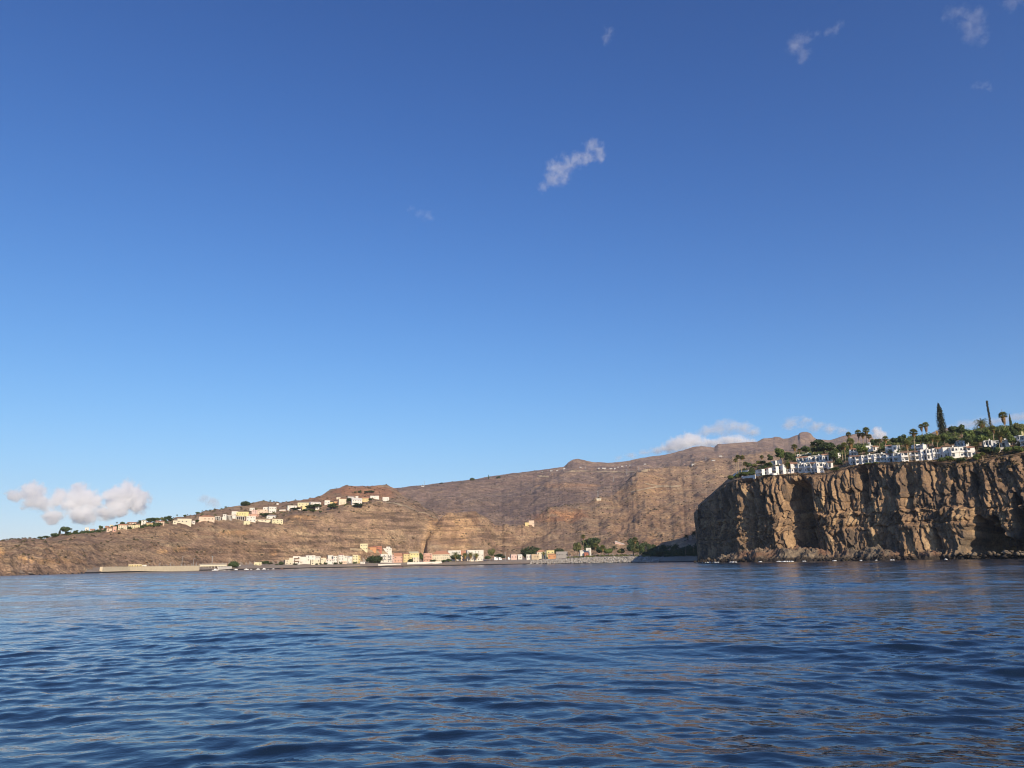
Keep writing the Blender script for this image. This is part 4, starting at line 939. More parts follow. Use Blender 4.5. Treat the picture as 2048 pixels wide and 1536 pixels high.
# ---------------- vehicles on the beach road
def van(label, x0, x1, yt, D, hull):
    xm = (x0+x1)/2; p = at(xm, D); A = point(x0, 1115, D); B = point(x1, 1115, D); L = math.hypot(A.x-B.x, A.y-B.y)
    root = tag(empty('van', p, -math.atan2(p.x, p.y) + 0.1), label, 'van', 'vans parked behind the beach')
    h = max(1.9, point(xm, yt, D).z - p.z); W = 1.9
    b = MB(); b.add([(-L/2,0,0.4),(L/2,0,0.4),(L/2,0,h*0.55),(L*0.36,0,h*0.6),(L*0.26,0,h),(-L/2,0,h)] + [(-L/2,W,0.4),(L/2,W,0.4),(L/2,W,h*0.55),(L*0.36,W,h*0.6),(L*0.26,W,h),(-L/2,W,h)],
              [(0,1,2,3,4,5),(11,10,9,8,7,6),(0,6,7,1),(1,7,8,2),(2,8,9,3),(3,9,10,4),(4,10,11,5),(5,11,6,0)]); b.build('body', hull, root)
    for x in (-L*0.3, L*0.3):
        c = MB(); c.tube([(x,-0.06,0.36),(x,0.25,0.36)], [0.36,0.36], 12); c.build('wheel', M_GLASS, root)
    for x0_, x1_ in ((-L*0.1, L*0.08), (L*0.1, L*0.28)):
        c = MB(); c.box(x0_, x1_, -0.04, 0.02, h*0.6, h*0.88); c.build('window', M_GLASS, root)
van('long white camper van left of the wooden beach pole', 988.7,997, 1113.8, Dsh(990)+42, M_HULL)
van('short white van parked behind the camper van', 997.6,1003.8, 1114.6, Dsh(1000)+42, M_HULL)
van('white van parked right of the wooden beach pole', 1016,1020.8, 1114, Dsh(1017)+44, M_HULL)
# ================================================================== HOTEL ON THE HEADLAND
M_RAIL = paint('white')
def hotel(label, units, floors=2, yaw=10, depth=8.0, open_frac=0.60, group='white hotel buildings on the headland', step=0.35):
    """units: (x0, x1, ytop, ybase, roof colour or None)"""
    xs = (units[0][0] + units[-1][1]) / 2
    um = units[len(units) // 2]
    P0, D0 = HEAD.hit(xs, um[3])
    root = tag(empty('hotel_building', P0, 0), label, 'hotel', group)
    units = [(x0, x1, 0.5 * yt + 0.25 * (units[max(i-1,0)][2] + units[min(i+1,len(units)-1)][2]), yb, rc) for i, (x0, x1, yt, yb, rc) in enumerate(units)]
    for n, (x0, x1, yt, yb, rc) in enumerate(units):
        fl = floors
        P, D = HEAD.hit((x0 + x1) / 2, yb)
        if abs(D - D0) > 40: D = D0; P = point((x0+x1)/2, yb, D)
        A = point(x0, yt, D); B = point(x1, yt, D); w = math.hypot(A.x-B.x, A.y-B.y) * 0.985 / max(math.cos(math.radians(yaw)), 0.66)
        h = point((x0+x1)/2, yt, D).z - P.z
        rz = -math.atan2(P.x, P.y) + math.radians(yaw)
        off = P - P0
        M = Matrix.Translation(off) @ Matrix.Rotation(rz, 4, 'Z')
        def fin(o): o.matrix_local = M; return o
        wall = MB(); ow = w * open_frac; sx = -w/2 + (w - ow)
        left = (n % 2 == 0)
        xa, xb = (-w/2, -w/2 + w - ow) if left else (w/2 - (w - ow), w/2)
        oa, ob = (xb, w/2) if left else (-w/2, xa)
        wall.box(-w/2, w/2, 1.2, depth, -4, h - 0.25)
        wall.box(xa, xb, 0, 1.198, -4, h - 0.25)
        if left: wall.box(w/2 - 0.25, w/2, 0.25, 1.197, -4, h - 0.253)
        else: wall.box(-w/2, -w/2 + 0.25, 0.25, 1.197, -4, h - 0.253)
        wo = fin(wall.build('wall', paint('hotelwhite'), root))
        if rc:
            r = MB(); z = h - 0.25; r.add([(-w/2-0.2,-0.5,z-0.35),(w/2+0.2,-0.5,z-0.35),(w/2+0.2,3.2,z+0.85),(-w/2-0.2,3.2,z+0.85),(-w/2-0.2,-0.5,z-0.2),(w/2+0.2,-0.5,z-0.2),(w/2+0.2,3.2,z+1.0),(-w/2-0.2,3.2,z+1.0)],
                         [(3,2,1,0),(4,5,6,7),(0,1,5,4),(1,2,6,5),(2,3,7,6),(3,0,4,7)])
            r.build('roof', paint(rc), wo)
        else:
            r = MB(); r.box(-w/2-0.05, w/2+0.05, -0.08, depth+0.05, h-0.247, h); r.build('roof', paint('hotelwhite'), wo)
        fh = h / fl
        for k in range(fl):
            z = fh * k
            bal = MB(); i0, i1 = oa + (0.003 if left else 0.255), ob - (0.255 if left else 0.003)
            bal.box(i0, i1, 0.0, 1.19, z - 0.22, z - 0.003) if k else None
            bal.box(-w/2 - 0.02, w/2 + 0.02, -0.42, -0.27, z - 0.22, z + 0.92); bal.box(-w/2, w/2, -0.267, -0.003, z - 0.22, z - 0.05)
            if k or fl == 1 or n % 3: bal.build('balcony', paint('hotelwhite'), wo)
            window(wo, (oa + ob) / 2, z + fh * 0.46, abs(ob - oa) * 0.52, fh * 0.46, 1.16, True)
            if (n + k) % 3 != 1: window(wo, (xa + xb) / 2, z + fh * 0.52, min(1.3, (xb - xa) * 0.4), fh * 0.36, -0.03, True)
        if n % 2 == 1 and rc is None:
            c = MB(); c.box(-0.35, 0.35, 3.0, 3.7, h + 0.003, h + 1.1); c.box(-0.45, 0.45, 2.9, 3.8, h + 1.103, h + 1.3); c.build('chimney', paint('hotelwhite'), wo)
    return root
hotel('low shaded row of stepped white terraces at the left edge of the headland', [(1511,1525,940,952.5,None),(1525,1539,936.5,951,'tile'),(1539,1553,933.5,949.5,None),(1553,1568,931,948.5,None)], 2, -54, depth=3.0)
hotel('lower white block with five projecting bays above the grassy cliff ledge', [(1582.5,1597,925.5,945.5,'tile'),(1597.5,1609,926,945.5,None),(1609.5,1622,925,945,None),(1622.5,1634,925,945,'browntile'),(1634.5,1647.5,924,945,None)], 2, 4)
hotel('small low white block between the shaded row and the five bay block', [(1568,1575,938.5,946.5,None),(1575.5,1582,938,946.5,None)], 1, -14)
hotel('upper white row with orange roof ends behind the five bay block', [(1593.5,1605,914.5,925.5,'tile'),(1605.5,1617,913.5,925.5,'tile'),(1617.5,1631,911.5,925,None),(1631.5,1644.5,909.5,925,None)], 1, -8)
hotel('white house with bright orange roof at the right of the upper row', [(1645.5,1657,907.8,924,'tile'),(1657.5,1665.5,911,924,None)], 1, 6)
hotel('top white block above the upper row beside the brown palm', [(1594,1611,909,914.5,None),(1611.5,1623,905.5,913,None)], 1, 2)
hotel('white house with terrace parapet below the orange roofed house', [(1646,1656,924,936,None),(1656.5,1667,923.5,936.5,'browntile')], 1, 10)
hotel('square white tower block behind tall palms', [(1673,1682,905.8,919,None)], 2, 14, open_frac=0.3)
hotel('two storey house with orange roof at the left of the long front row', [(1700.5,1708,897.5,912,'tile'),(1708.3,1717,897,912,'tile')], 2, 4)
hotel('long white front row of six bays on the cliff edge', [(1701,1712,912,929,'browntile'),(1712.3,1723.7,911,929,'browntile'),(1724,1736.7,910.5,927.5,None),(1737,1748.7,908.3,926.5,None),(1749,1760.7,907,924.5,None),(1761,1773.7,907,923.5,None)], 2, 8)
hotel('white bays under brown flat roofs continuing the front row', [(1774,1788,907.5,923.5,'browntile'),(1788.3,1803.7,905.5,924,None),(1804,1818,903,923.5,'browntile')], 2, 8)
hotel('white pair of bays with dark open ground floor under a brown roof', [(1820.5,1831.5,902.5,921,'browntile'),(1831.8,1842.5,902,921,'browntile')], 2, 6)
hotel('bright white block with two square windows and a chimney', [(1843.3,1855,899,920.5,None),(1855.3,1866.7,898,920,None),(1867,1875,896.5,919,None),(1875.3,1887,895,918.5,'tile')], 2, 14, open_frac=0.45)
hotel('large bright white block on the right of the front row', [(1888,1904,894.5,916.5,None),(1904.3,1920,893.5,916,None),(1920.3,1936,893,914.5,None),(1936.3,1952,893,913.5,'tile')], 2, 16, open_frac=0.42)
hotel('white house with long blank wall amid shrubs above the front row', [(1732.8,1746.5,890.5,903,None),(1746.8,1758.5,892.5,903,'tile')], 1, 10, open_frac=0.35)
hotel('house with orange pyramid roof above the brown roofed bays', [(1771.8,1784.8,890.5,905.5,'tile')], 2, 2)
hotel('white house with rounded parapet and one deep window', [(1785.3,1801.5,890,904,None)], 1, 14, open_frac=0.4)
hotel('small mauve grey house high among palms', [(1737.5,1746,881.5,892,'tile')], 1, -10)
hotel('shaded bluish house behind the brown roofed pair', [(1824,1834,889,902,None),(1834.3,1847.5,890,902,None)], 2, -46, depth=3.5)
hotel('shaded white house under dark trees behind the large bright block', [(1909.5,1920,882,894,None),(1920.3,1931,882,894,None)], 1, -45, depth=3.5)
hotel('white house partly hidden by orange palm skirts', [(1968.3,1978,880.5,893,None),(1978.3,1987,880,893.5,None)], 1, 8)
hotel('grey white house with wide balcony right of the orange palm', [(1987.5,2003,881,897.5,None),(2003.3,2019,879,898.5,None)], 1, -8)
hotel('shaded house with high balcony at the right edge of the photo', [(2031,2041,871.5,892,None),(2041.3,2056,871,893,None)], 2, -38)
hotel('bluish shaded house behind the left palms on the headland', [(1543,1551,922,931,None),(1551.3,1559,921,930,None)], 1, -50, depth=3.0)
def garden_wall(label, pts, h, group='white garden walls on the headland', surf=None):
    e = []
    for (a_, b_), (c_, d_) in zip(pts[:-1], pts[1:]): e += [(a_ + (c_-a_)*k/5, b_ + (d_-b_)*k/5) for k in range(5)]
    q = [(px, HEAD.hit(px, py)[1]) for px, py in e + [pts[-1]]]
    wall('garden_wall', label, q, h, 0.35, paint('hotelwhite'), surf=HEAD, group=group, lift=0.1, follow=True)
garden_wall('white terrace wall at the foot of the shaded stepped row', [(1498,954),(1512,953.6),(1526,953)], 1.6)
garden_wall('white terrace wall on the cliff edge left of the five bay block', [(1548,950),(1562,949.3),(1574,948.6)], 1.4)
garden_wall('white jagged garden wall between palms at the headland tip', [(1481,942.5),(1496,942),(1513,941)], 1.8)
garden_wall('white balustrade in front of the terrace parapet house', [(1648,939.5),(1658,939),(1668,938.5)], 1.5)
def gate_pillar(label, px, yt, yb):
    P, D = HEAD.hit(px, yb); h = point(px, yt, D).z - P.z
    root = tag(empty('garden_pillar', P, -math.atan2(P.x, P.y)), label, 'pillar')
    b = MB(); b.box(-1.1, 1.1, 0, 2.0, -1.5, h - 0.3); b.build('shaft', paint('white'), root)
    b = MB(); b.box(-1.25, 1.25, -0.15, 2.15, h - 0.297, h); b.build('cap', paint('white'), root)
gate_pillar('white pillar standing among scrub below the grey white house', 2004, 894.2, 902.5)
# dark retaining wall under the five bay block
q = [(px, HEAD.hit(px, py)[1] - 2.2) for px, py in ((1592,948),(1620,947.6),(1649,947))]
wall('retaining_wall', 'dark stone retaining wall under the five bay block', q, 1.4, 0.5, paint('darkgrey'), surf=HEAD, lift=0.0)
# flag
M_RED = plain('flag_red', (0.55, 0.04, 0.03), stain=0.05); M_YEL = plain('flag_yellow', (0.75, 0.5, 0.05), stain=0.05)
P, D = HEAD.hit(1876, 893); h = point(1875.3, 859, D).z - P.z
root = tag(empty('flagpole', P, -math.atan2(P.x, P.y)), 'white flagpole with a drooping red and yellow flag among the trees', 'flagpole')
b = MB(); b.tube([(0,0,-1),(0,0,h)], [0.09,0.06], 8); b.build('pole', M_RAIL, root)
fw, fhh = 2.0, 5.0
fl = MB()
nx, nz = 7, 10
def fv(i, j): 
    t = i / nx; q = j / nz
    return (0.08 + fw * t * (0.45 + 0.4 * q), 0.22 * math.sin(3.2 * t * 3 + q * 2), h - 0.3 - fhh * q - 1.2 * t * (1 - 0.3 * q))
fl.add([fv(i, j) for i in range(nx+1) for j in range(nz+1)], [(i*(nz+1)+j, (i+1)*(nz+1)+j, (i+1)*(nz+1)+j+1, i*(nz+1)+j+1) for i in range(nx) for j in range(nz)])
fo = fl.build('flag', [M_RED, M_YEL], root)
for p in fo.data.polygons:
    i = p.index // nz; p.material_index = 1 if 2 <= i <= 4 else 0
P, D = HEAD.hit(2046, 884); h = point(2045, 863, D).z - P.z
root = tag(empty('banner', P, -math.atan2(P.x, P.y)), 'bright yellow upright banner at the right edge of the photo', 'banner')
b = MB(); b.tube([(0,0,-1),(0,0,h+0.3)], [0.07,0.05], 8); b.build('pole', M_RAIL, root)
b = MB(); b.box(0.08, 1.1, -0.03, 0.03, h*0.25, h); b.build('banner_cloth', paint('brightyellow'), root)

# ================================================================== PLANTS
def leaf_mat(name, a, b_, c, rough=0.75):
    mt, t, out = material(name)
    P = t.node('ShaderNodeNewGeometry'); info = t.node('ShaderNodeObjectInfo')
    n = t.noise(P.outputs['Position'], 0.8, 3, 0.6)
    col = t.ramp(n, [(0.32, a), (0.52, b_), (0.70, c)])
    v = t.maprange(info.outputs['Random'], 0, 1, 0.75, 1.25, smooth=False)
    col = t.mix(1.0, col, t.node('ShaderNodeCombineColor', {0: v, 1: v, 2: v}).outputs[0], 'MULTIPLY')
    b = t.node('ShaderNodeBsdfPrincipled', {'Roughness': rough, 'Specular IOR Level': 0.25}); t.l.new(col, b.inputs['Base Color'])
    tr = t.node('ShaderNodeBsdfTranslucent'); t.l.new(col, tr.inputs['Color'])
    mx = t.node('ShaderNodeMixShader', {0: 0.32}); t.l.new(b.outputs[0], mx.inputs[1]); t.l.new(tr.outputs[0], mx.inputs[2])
    t.l.new(mx.outputs[0], out.inputs['Surface']); return mt
M_LEAF = leaf_mat('leaf_green', (0.079,0.115,0.037), (0.150,0.198,0.057), (0.246,0.280,0.084))
M_DARK = leaf_mat('leaf_dark', (0.048,0.076,0.033), (0.092,0.129,0.048), (0.150,0.185,0.067))
M_OLIVE = leaf_mat('leaf_olive', (0.119,0.133,0.048), (0.182,0.190,0.068), (0.269,0.256,0.099))
M_PALM = leaf_mat('palm_frond', (0.119,0.140,0.038), (0.206,0.222,0.061), (0.317,0.314,0.099))
M_SKIRT = leaf_mat('dead_frond', (0.22,0.13,0.055), (0.33,0.21,0.09), (0.42,0.28,0.13))
M_PINE = leaf_mat('pine_needles', (0.035,0.045,0.026), (0.060,0.070,0.036), (0.095,0.100,0.050))
M_SCRUB = leaf_mat('dry_scrub', (0.085,0.070,0.035), (0.14,0.105,0.055), (0.24,0.175,0.095))
M_BARK = plain('bark', (0.24, 0.18, 0.12), stain=0.4, scale=2.0)
M_PBARK = plain('palm_bark', (0.40, 0.31, 0.20), stain=0.4, scale=2.0)
rl = np.random.default_rng(21)
def leaf_quads(C, Nrm, size, aspect=0.6):
    """a bent quad at every centre, lying roughly across its normal"""
    n = len(C); r = rl.normal(size=(n, 3)); a = np.cross(Nrm, r); a /= np.linalg.norm(a, axis=1)[:, None] + 1e-9
    b = np.cross(Nrm, a); s = size * rl.uniform(0.6, 1.35, (n, 1))
    V = np.stack([C - a*s, C + b*s*aspect + Nrm*s*0.15, C + a*s, C - b*s*aspect + Nrm*s*0.15], 1).reshape(-1, 3)
    return V, np.arange(4 * n).reshape(n, 4)
def crown_mesh(name, mat, lobes, n, size):
    """lobes: (centre, radii); leaves through the shell and the volume of each lobe"""
    C, N_ = [], []
    vol = np.array([r[0]*r[1]*r[2] for c, r in lobes]) ** (2/3); vol /= vol.sum()
    for (c, r), k in zip(lobes, vol):
        m = int(n * k); d = rl.normal(size=(m, 3)); d /= np.linalg.norm(d, axis=1)[:, None]
        rad = rl.uniform(0.45, 1.0, (m, 1)) ** 0.6 * (1 + 0.16 * noise(d[:, 0]*2.2 + c[0]*7, d[:, 1]*2.2, d[:, 2]*2.2))[:, None]
        C.append(np.array(c) + d * rad * np.array(r)); N_.append(d + rl.normal(size=(m, 3)) * 0.55)
    C = np.concatenate(C); N_ = np.concatenate(N_); N_ /= np.linalg.norm(N_, axis=1)[:, None]
    V, Q = leaf_quads(C, N_, size); me = mesh_np(name, V, Q); me.materials.append(mat); return me
def rand_lobes(k, spread, zr, r0, r1, flat=0.75):
    L = [((0, 0, sum(zr) / 2), (r1, r1, r1 * flat))]
    for i in range(k):
        a = 2 * math.pi * (i + rl.uniform(-0.3, 0.3)) / k; q = spread * rl.uniform(0.6, 1.1); r = rl.uniform(r0, r1)
        L.append(((q * math.cos(a), q * math.sin(a), rl.uniform(*zr)), (r, r, r * flat)))
    return L
def trunk_mesh(name, mat, h, r, limbs=4, spread=0.25):
    b = MB(); b.tube([(0,0,-0.06), (0.01,0,h*0.5), (0,0.01,h)], [r*1.25, r, r*0.7], 7)
    for i in range(limbs):
        a = 2*math.pi*i/limbs + 0.4; b.tube([(0,0,h*0.85), (spread*0.5*math.cos(a), spread*0.5*math.sin(a), h*1.25), (spread*math.cos(a), spread*math.sin(a), h*1.7)], [r*0.6, r*0.4, r*0.2], 5)
    me = bpy.data.meshes.new(name); me.from_pydata(b.v, [], b.f); me.materials.append(mat); return me
VAR = {}
def variants(kind, fn, n=3): VAR[kind] = [fn(i) for i in range(n)]
# unit trees: 1 high, crown 1 wide
def broad(mat, k, zlo=0.45, zhi=0.78, n=1500, size=0.055, trunk=0.42):
    return lambda i: (crown_mesh('crown', mat, rand_lobes(k + i, 0.27, (zlo, zhi), 0.17, 0.26, 0.72), n, size), trunk_mesh('trunk', M_BARK, trunk, 0.03))
variants('tree', broad(M_LEAF, 7)); variants('dark', broad(M_DARK, 8, 0.36, 0.78, 1800)); variants('olive', broad(M_OLIVE, 6))
def dome(mat):
    return lambda i: (crown_mesh('crown', mat, [((0,0,0.42),(0.47,0.47,0.5))] + [((0.3*math.cos(a), 0.3*math.sin(a), 0.42 + 0.1*math.sin(a*2)), (0.22,0.22,0.3)) for a in np.arange(6)*1.05 + i], 2200, 0.05), trunk_mesh('trunk', M_BARK, 0.25, 0.035))
variants('dome', dome(M_DARK)); 
def shrub(mat): return lambda i: (crown_mesh('crown', mat, rand_lobes(5 + i, 0.26, (0.25, 0.6), 0.2, 0.3, 0.9), 800, 0.075), trunk_mesh('stem', M_BARK, 0.25, 0.03, 3))
variants('shrub', shrub(M_DARK)); variants('greenshrub', shrub(M_LEAF)); variants('dryshrub', shrub(M_SCRUB))
def pine(i):   # tall araucaria: short upswept tiers on a straight trunk, broken outline
    C, N_ = [], []
    tiers = 46
    for k in range(tiers):
        z = 0.06 + 0.93 * k / tiers; r = 0.5 * (min(1, (1.0 - z) / 0.42)) ** 0.75 * (0.75 + 0.25 * math.sin(k * 1.9 + i)) * (1.08 if z < 0.35 else 1.0)
        r = max(r, 0.06)
        for j in range(7):
            a = 2*math.pi*j/7 + k*0.7; rr = r * rl.uniform(0.7, 1.12)
            for q in np.linspace(0.1, 1.0, 7):
                C.append((rr*q*math.cos(a), rr*q*math.sin(a), z + 0.012*q*q + rl.normal()*0.004)); N_.append((0.3*math.cos(a), 0.3*math.sin(a), 1.0))
    C = np.array(C); N_ = np.array(N_) + rl.normal(size=C.shape) * 0.5; N_ /= np.linalg.norm(N_, axis=1)[:, None]
    C[:, :2] += rl.normal(size=(len(C), 2)) * 0.02
    V, Q = leaf_quads(C, N_, 0.066, 0.5); me = mesh_np('crown', V, Q); me.materials.append(M_PINE)
    return me, trunk_mesh('trunk', M_BARK, 0.97, 0.03, 0)
variants('pine', pine, 2)
def thinpine(i):   # nearly bare pole of a pine, needles hugging the trunk, wider only at the bottom
    C, N_ = [], []
    for k in range(60):
        z = 0.04 + 0.95 * k / 60; r = 0.13 + 0.42 * max(0, 0.36 - z) / 0.36 + 0.03 * math.sin(k*2.3)
        for j in range(6):
            a = rl.uniform(0, 6.28)
            for q in np.linspace(0.2, 1, 4): C.append((r*q*math.cos(a), r*q*math.sin(a), z)); N_.append((math.cos(a)*0.5, math.sin(a)*0.5, 0.8))
    C = np.array(C); N_ = np.array(N_) + rl.normal(size=C.shape)*0.4; N_ /= np.linalg.norm(N_, axis=1)[:, None]
    V, Q = leaf_quads(C, N_, 0.035, 0.5); V[:, 2] = np.clip(V[:, 2], 0, 1.02); me = mesh_np('crown', V, Q); me.materials.append(M_PINE)
    return me, trunk_mesh('trunk', M_BARK, 0.98, 0.05, 0)
variants('thinpine', thinpine, 1)
variants('cypress', lambda i: (crown_mesh('crown', M_DARK, [((0,0,0.3),(0.42,0.42,0.3)), ((0.03,0,0.55),(0.34,0.34,0.3)), ((0,0.02,0.8),(0.2,0.2,0.22))], 1300, 0.05), trunk_mesh('trunk', M_BARK, 0.2, 0.05, 0)), 2)
NAMES = dict(tree='broadleaf_tree', dark='broadleaf_tree', olive='broadleaf_tree', dome='broadleaf_tree', shrub='shrub', greenshrub='shrub', dryshrub='shrub', pine='pine_tree', thinpine='pine_tree', cypress='cypress_tree')
vcount = {}
def tree(kind, x0, x1, yt, yb, label, group=None, surf=None, D=None, dmin=0, lean=0):
    xm = (x0 + x1) / 2
    surf = surf or (HEAD if xm > 1425 else LAND)
    if D is None: P, D = surf.hit(xm, yb, dmin)
    else: P = at(xm, D, surf)
    A = point(x0, yt, D); B = point(x1, yt, D); w = math.hypot(A.x-B.x, A.y-B.y); h = max(point(xm, yt, D).z - P.z, 0.8)
    i = vcount.get(kind, 0); vcount[kind] = i + 1
    cm, tm = VAR[kind][i % len(VAR[kind])]
    nm = NAMES[kind]
    root = tag(empty(nm, P, random.uniform(0, 6.28)), label, 'shrub' if nm == 'shrub' else 'tree', group)
    w *= 1.0 if kind in ('pine', 'thinpine', 'cypress') else 1.28; root.scale = (w, w, h * (1.0 if kind in ('pine', 'thinpine') else 1.06))
    for n_, me in (('crown', cm), ('stem' if nm == 'shrub' else 'trunk', tm)):
        o = bpy.data.objects.new(n_, me); COL.objects.link(o); o.parent = root
    return root
# ---- palms
def fan_crown(i):
    V, Q = [], []
    nf = 64
    for k in range(nf):
        ph = k * 2.39996 + i; el = math.radians(80 - 105 * k / nf) + rl.normal() * 0.08
        r0 = 0.42 * rl.uniform(0.8, 1.1); d = np.array([math.cos(ph)*math.cos(el), math.sin(ph)*math.cos(el), math.sin(el)])
        side = np.array([-math.sin(ph), math.cos(ph), 0]); up = np.cross(d, side) * -1
        base = d * r0; m = 7; ctr = len(V); V.append(tuple(base))
        Rr = 0.58 * rl.uniform(0.85, 1.1)
        for j in range(m):
            a = math.radians(-78 + 156 * j / (m - 1)); tip = base + Rr * (d * math.cos(a) + side * math.sin(a)) + np.array([0, 0, -0.22 * Rr * abs(math.cos(a))]) + up * 0.05 * (-1) ** j
            V.append(tuple(tip))
        for j in range(m - 1):
            mid = len(V); V.append(tuple(0.55 * np.array(V[ctr]) + 0.225 * (np.array(V[ctr+1+j]) + np.array(V[ctr+2+j]))))
            Q.append((ctr, ctr + 1 + j, mid, mid)) ; Q.append((ctr, mid, ctr + 2 + j, ctr + 2 + j))
        n = len(V); V += [tuple(side*0.02), tuple(base + side*0.02), tuple(base - side*0.02), tuple(-side*0.02)]; Q.append((n, n+1, n+2, n+3))
    me = bpy.data.meshes.new('crown'); me.from_pydata(V, [], [tuple(dict.fromkeys(q)) for q in Q]); me.materials.append(M_PALM); return me
def skirt(i):
    C = []; V, Q = [], []
    for k in range(60):
        ph = rl.uniform(0, 6.28); z = -rl.uniform(0.0, 0.75); r = 0.16 + 0.34 * (1 + z / 0.9) * rl.uniform(0.7, 1.1); L = rl.uniform(0.35, 0.65)
        s = np.array([-math.sin(ph), math.cos(ph), 0]) * 0.09; o = np.array([math.cos(ph), math.sin(ph), 0])
        n = len(V); V += [tuple(o*0.06 + np.array([0,0,z+0.12])), tuple(o*r + s + np.array([0,0,z])), tuple(o*r*0.86 + np.array([0,0,z-L])), tuple(o*r - s + np.array([0,0,z]))]; Q.append((n, n+1, n+2, n+3))
    me = bpy.data.meshes.new('dead_fronds'); me.from_pydata(V, [], Q); me.materials.append(M_SKIRT); return me
def date_crown(i):
    V, Q = [], []
    for k in range(54):
        ph = k * 2.39996; el0 = math.radians(78 - 92 * k / 54); L = 1.0 * rl.uniform(0.85, 1.08); side = np.array([-math.sin(ph), math.cos(ph), 0])
        pts = []; p = np.zeros(3); e = el0
        for q in range(7):
            pts.append(p.copy()); p = p + L/6 * np.array([math.cos(ph)*math.cos(e), math.sin(ph)*math.cos(e), math.sin(e)]); e -= 0.22
        for q in range(6):
            a, b = pts[q], pts[q+1]; wd = 0.14 * math.sin(math.pi * (q + 0.8) / 7.2)
            for sg in (-1, 1):
                for f in (0.1, 0.5):
                    c = a + (b - a) * f; n = len(V); tip = c + side*sg*wd + (b - a)*0.9 + np.array([0,0,-0.05])
                    V += [tuple(c), tuple(c + (b-a)*0.45), tuple(tip)]; Q.append((n, n+1, n+2))
    me = bpy.data.meshes.new('crown'); me.from_pydata(V, [], Q); me.materials.append(M_PALM); return me
FAN = [fan_crown(i) for i in range(3)]; SKIRT = [skirt(i) for i in range(2)]; DATE = [date_crown(i) for i in range(2)]
FAND = FAN[0].copy(); FAND.materials.clear(); FAND.materials.append(M_DARK); DATED = DATE[0].copy(); DATED.materials.clear(); DATED.materials.append(M_DARK)
def ptrunk(i):
    b = MB(); b.tube([(0,0,-0.05),(0.25*(-1)**i,0.1,0.35),(0.12*(-1)**i,0,0.7),(0,0,1.0)], [1.3,1.0,0.85,0.8], 8)
    me = bpy.data.meshes.new('trunk'); me.from_pydata(b.v, [], b.f); me.materials.append(M_PBARK); return me
PTR = [ptrunk(0), ptrunk(1)]
pc = [0]
def palm(cx, cy, cw, yb, label, kind='fan', skirt_=1.0, bx=None, group='palm trees of the hotel garden', surf=None, D=None, dark=False, sk=None):
    """cx, cy: centre of the crown, cw its width, yb: foot"""
    surf = surf or (HEAD if cx > 1425 else LAND)
    bx = bx or cx
    if D is None: P, D = surf.hit(bx, yb)
    else: P = at(bx, D, surf)
    top = point(cx, cy, D); A = point(cx - cw/2, cy, D); B = point(cx + cw/2, cy, D); R = math.hypot(A.x-B.x, A.y-B.y) / 2 * 1.55
    v = top - P; h = max(v.z, 1.0); i = pc[0]; pc[0] += 1
    root = tag(empty('palm_tree', P, 0), label, 'palm tree', group)
    tr = bpy.data.objects.new('trunk', PTR[i % 2]); COL.objects.link(tr); tr.parent = root
    q = v.to_track_quat('Z', 'Y'); tr.rotation_euler = q.to_euler(); tr.scale = (0.22, 0.22, v.length)
    me = (DATED if dark else DATE[i % 2]) if kind == 'date' else (FAND if dark else FAN[i % 3])
    cr = bpy.data.objects.new('crown', me); COL.objects.link(cr); cr.parent = root; cr.location = v; cr.scale = (R, R, R * 1.0); cr.rotation_euler = (random.uniform(-.1,.1), random.uniform(-.1,.1), random.uniform(0, 6.28))
    if skirt_ and not dark:
        s_ = bpy.data.objects.new('dead_fronds', SKIRT[i % 2]); COL.objects.link(s_); s_.parent = root; s_.location = v; s_.scale = (R, R, R * skirt_)
    return root
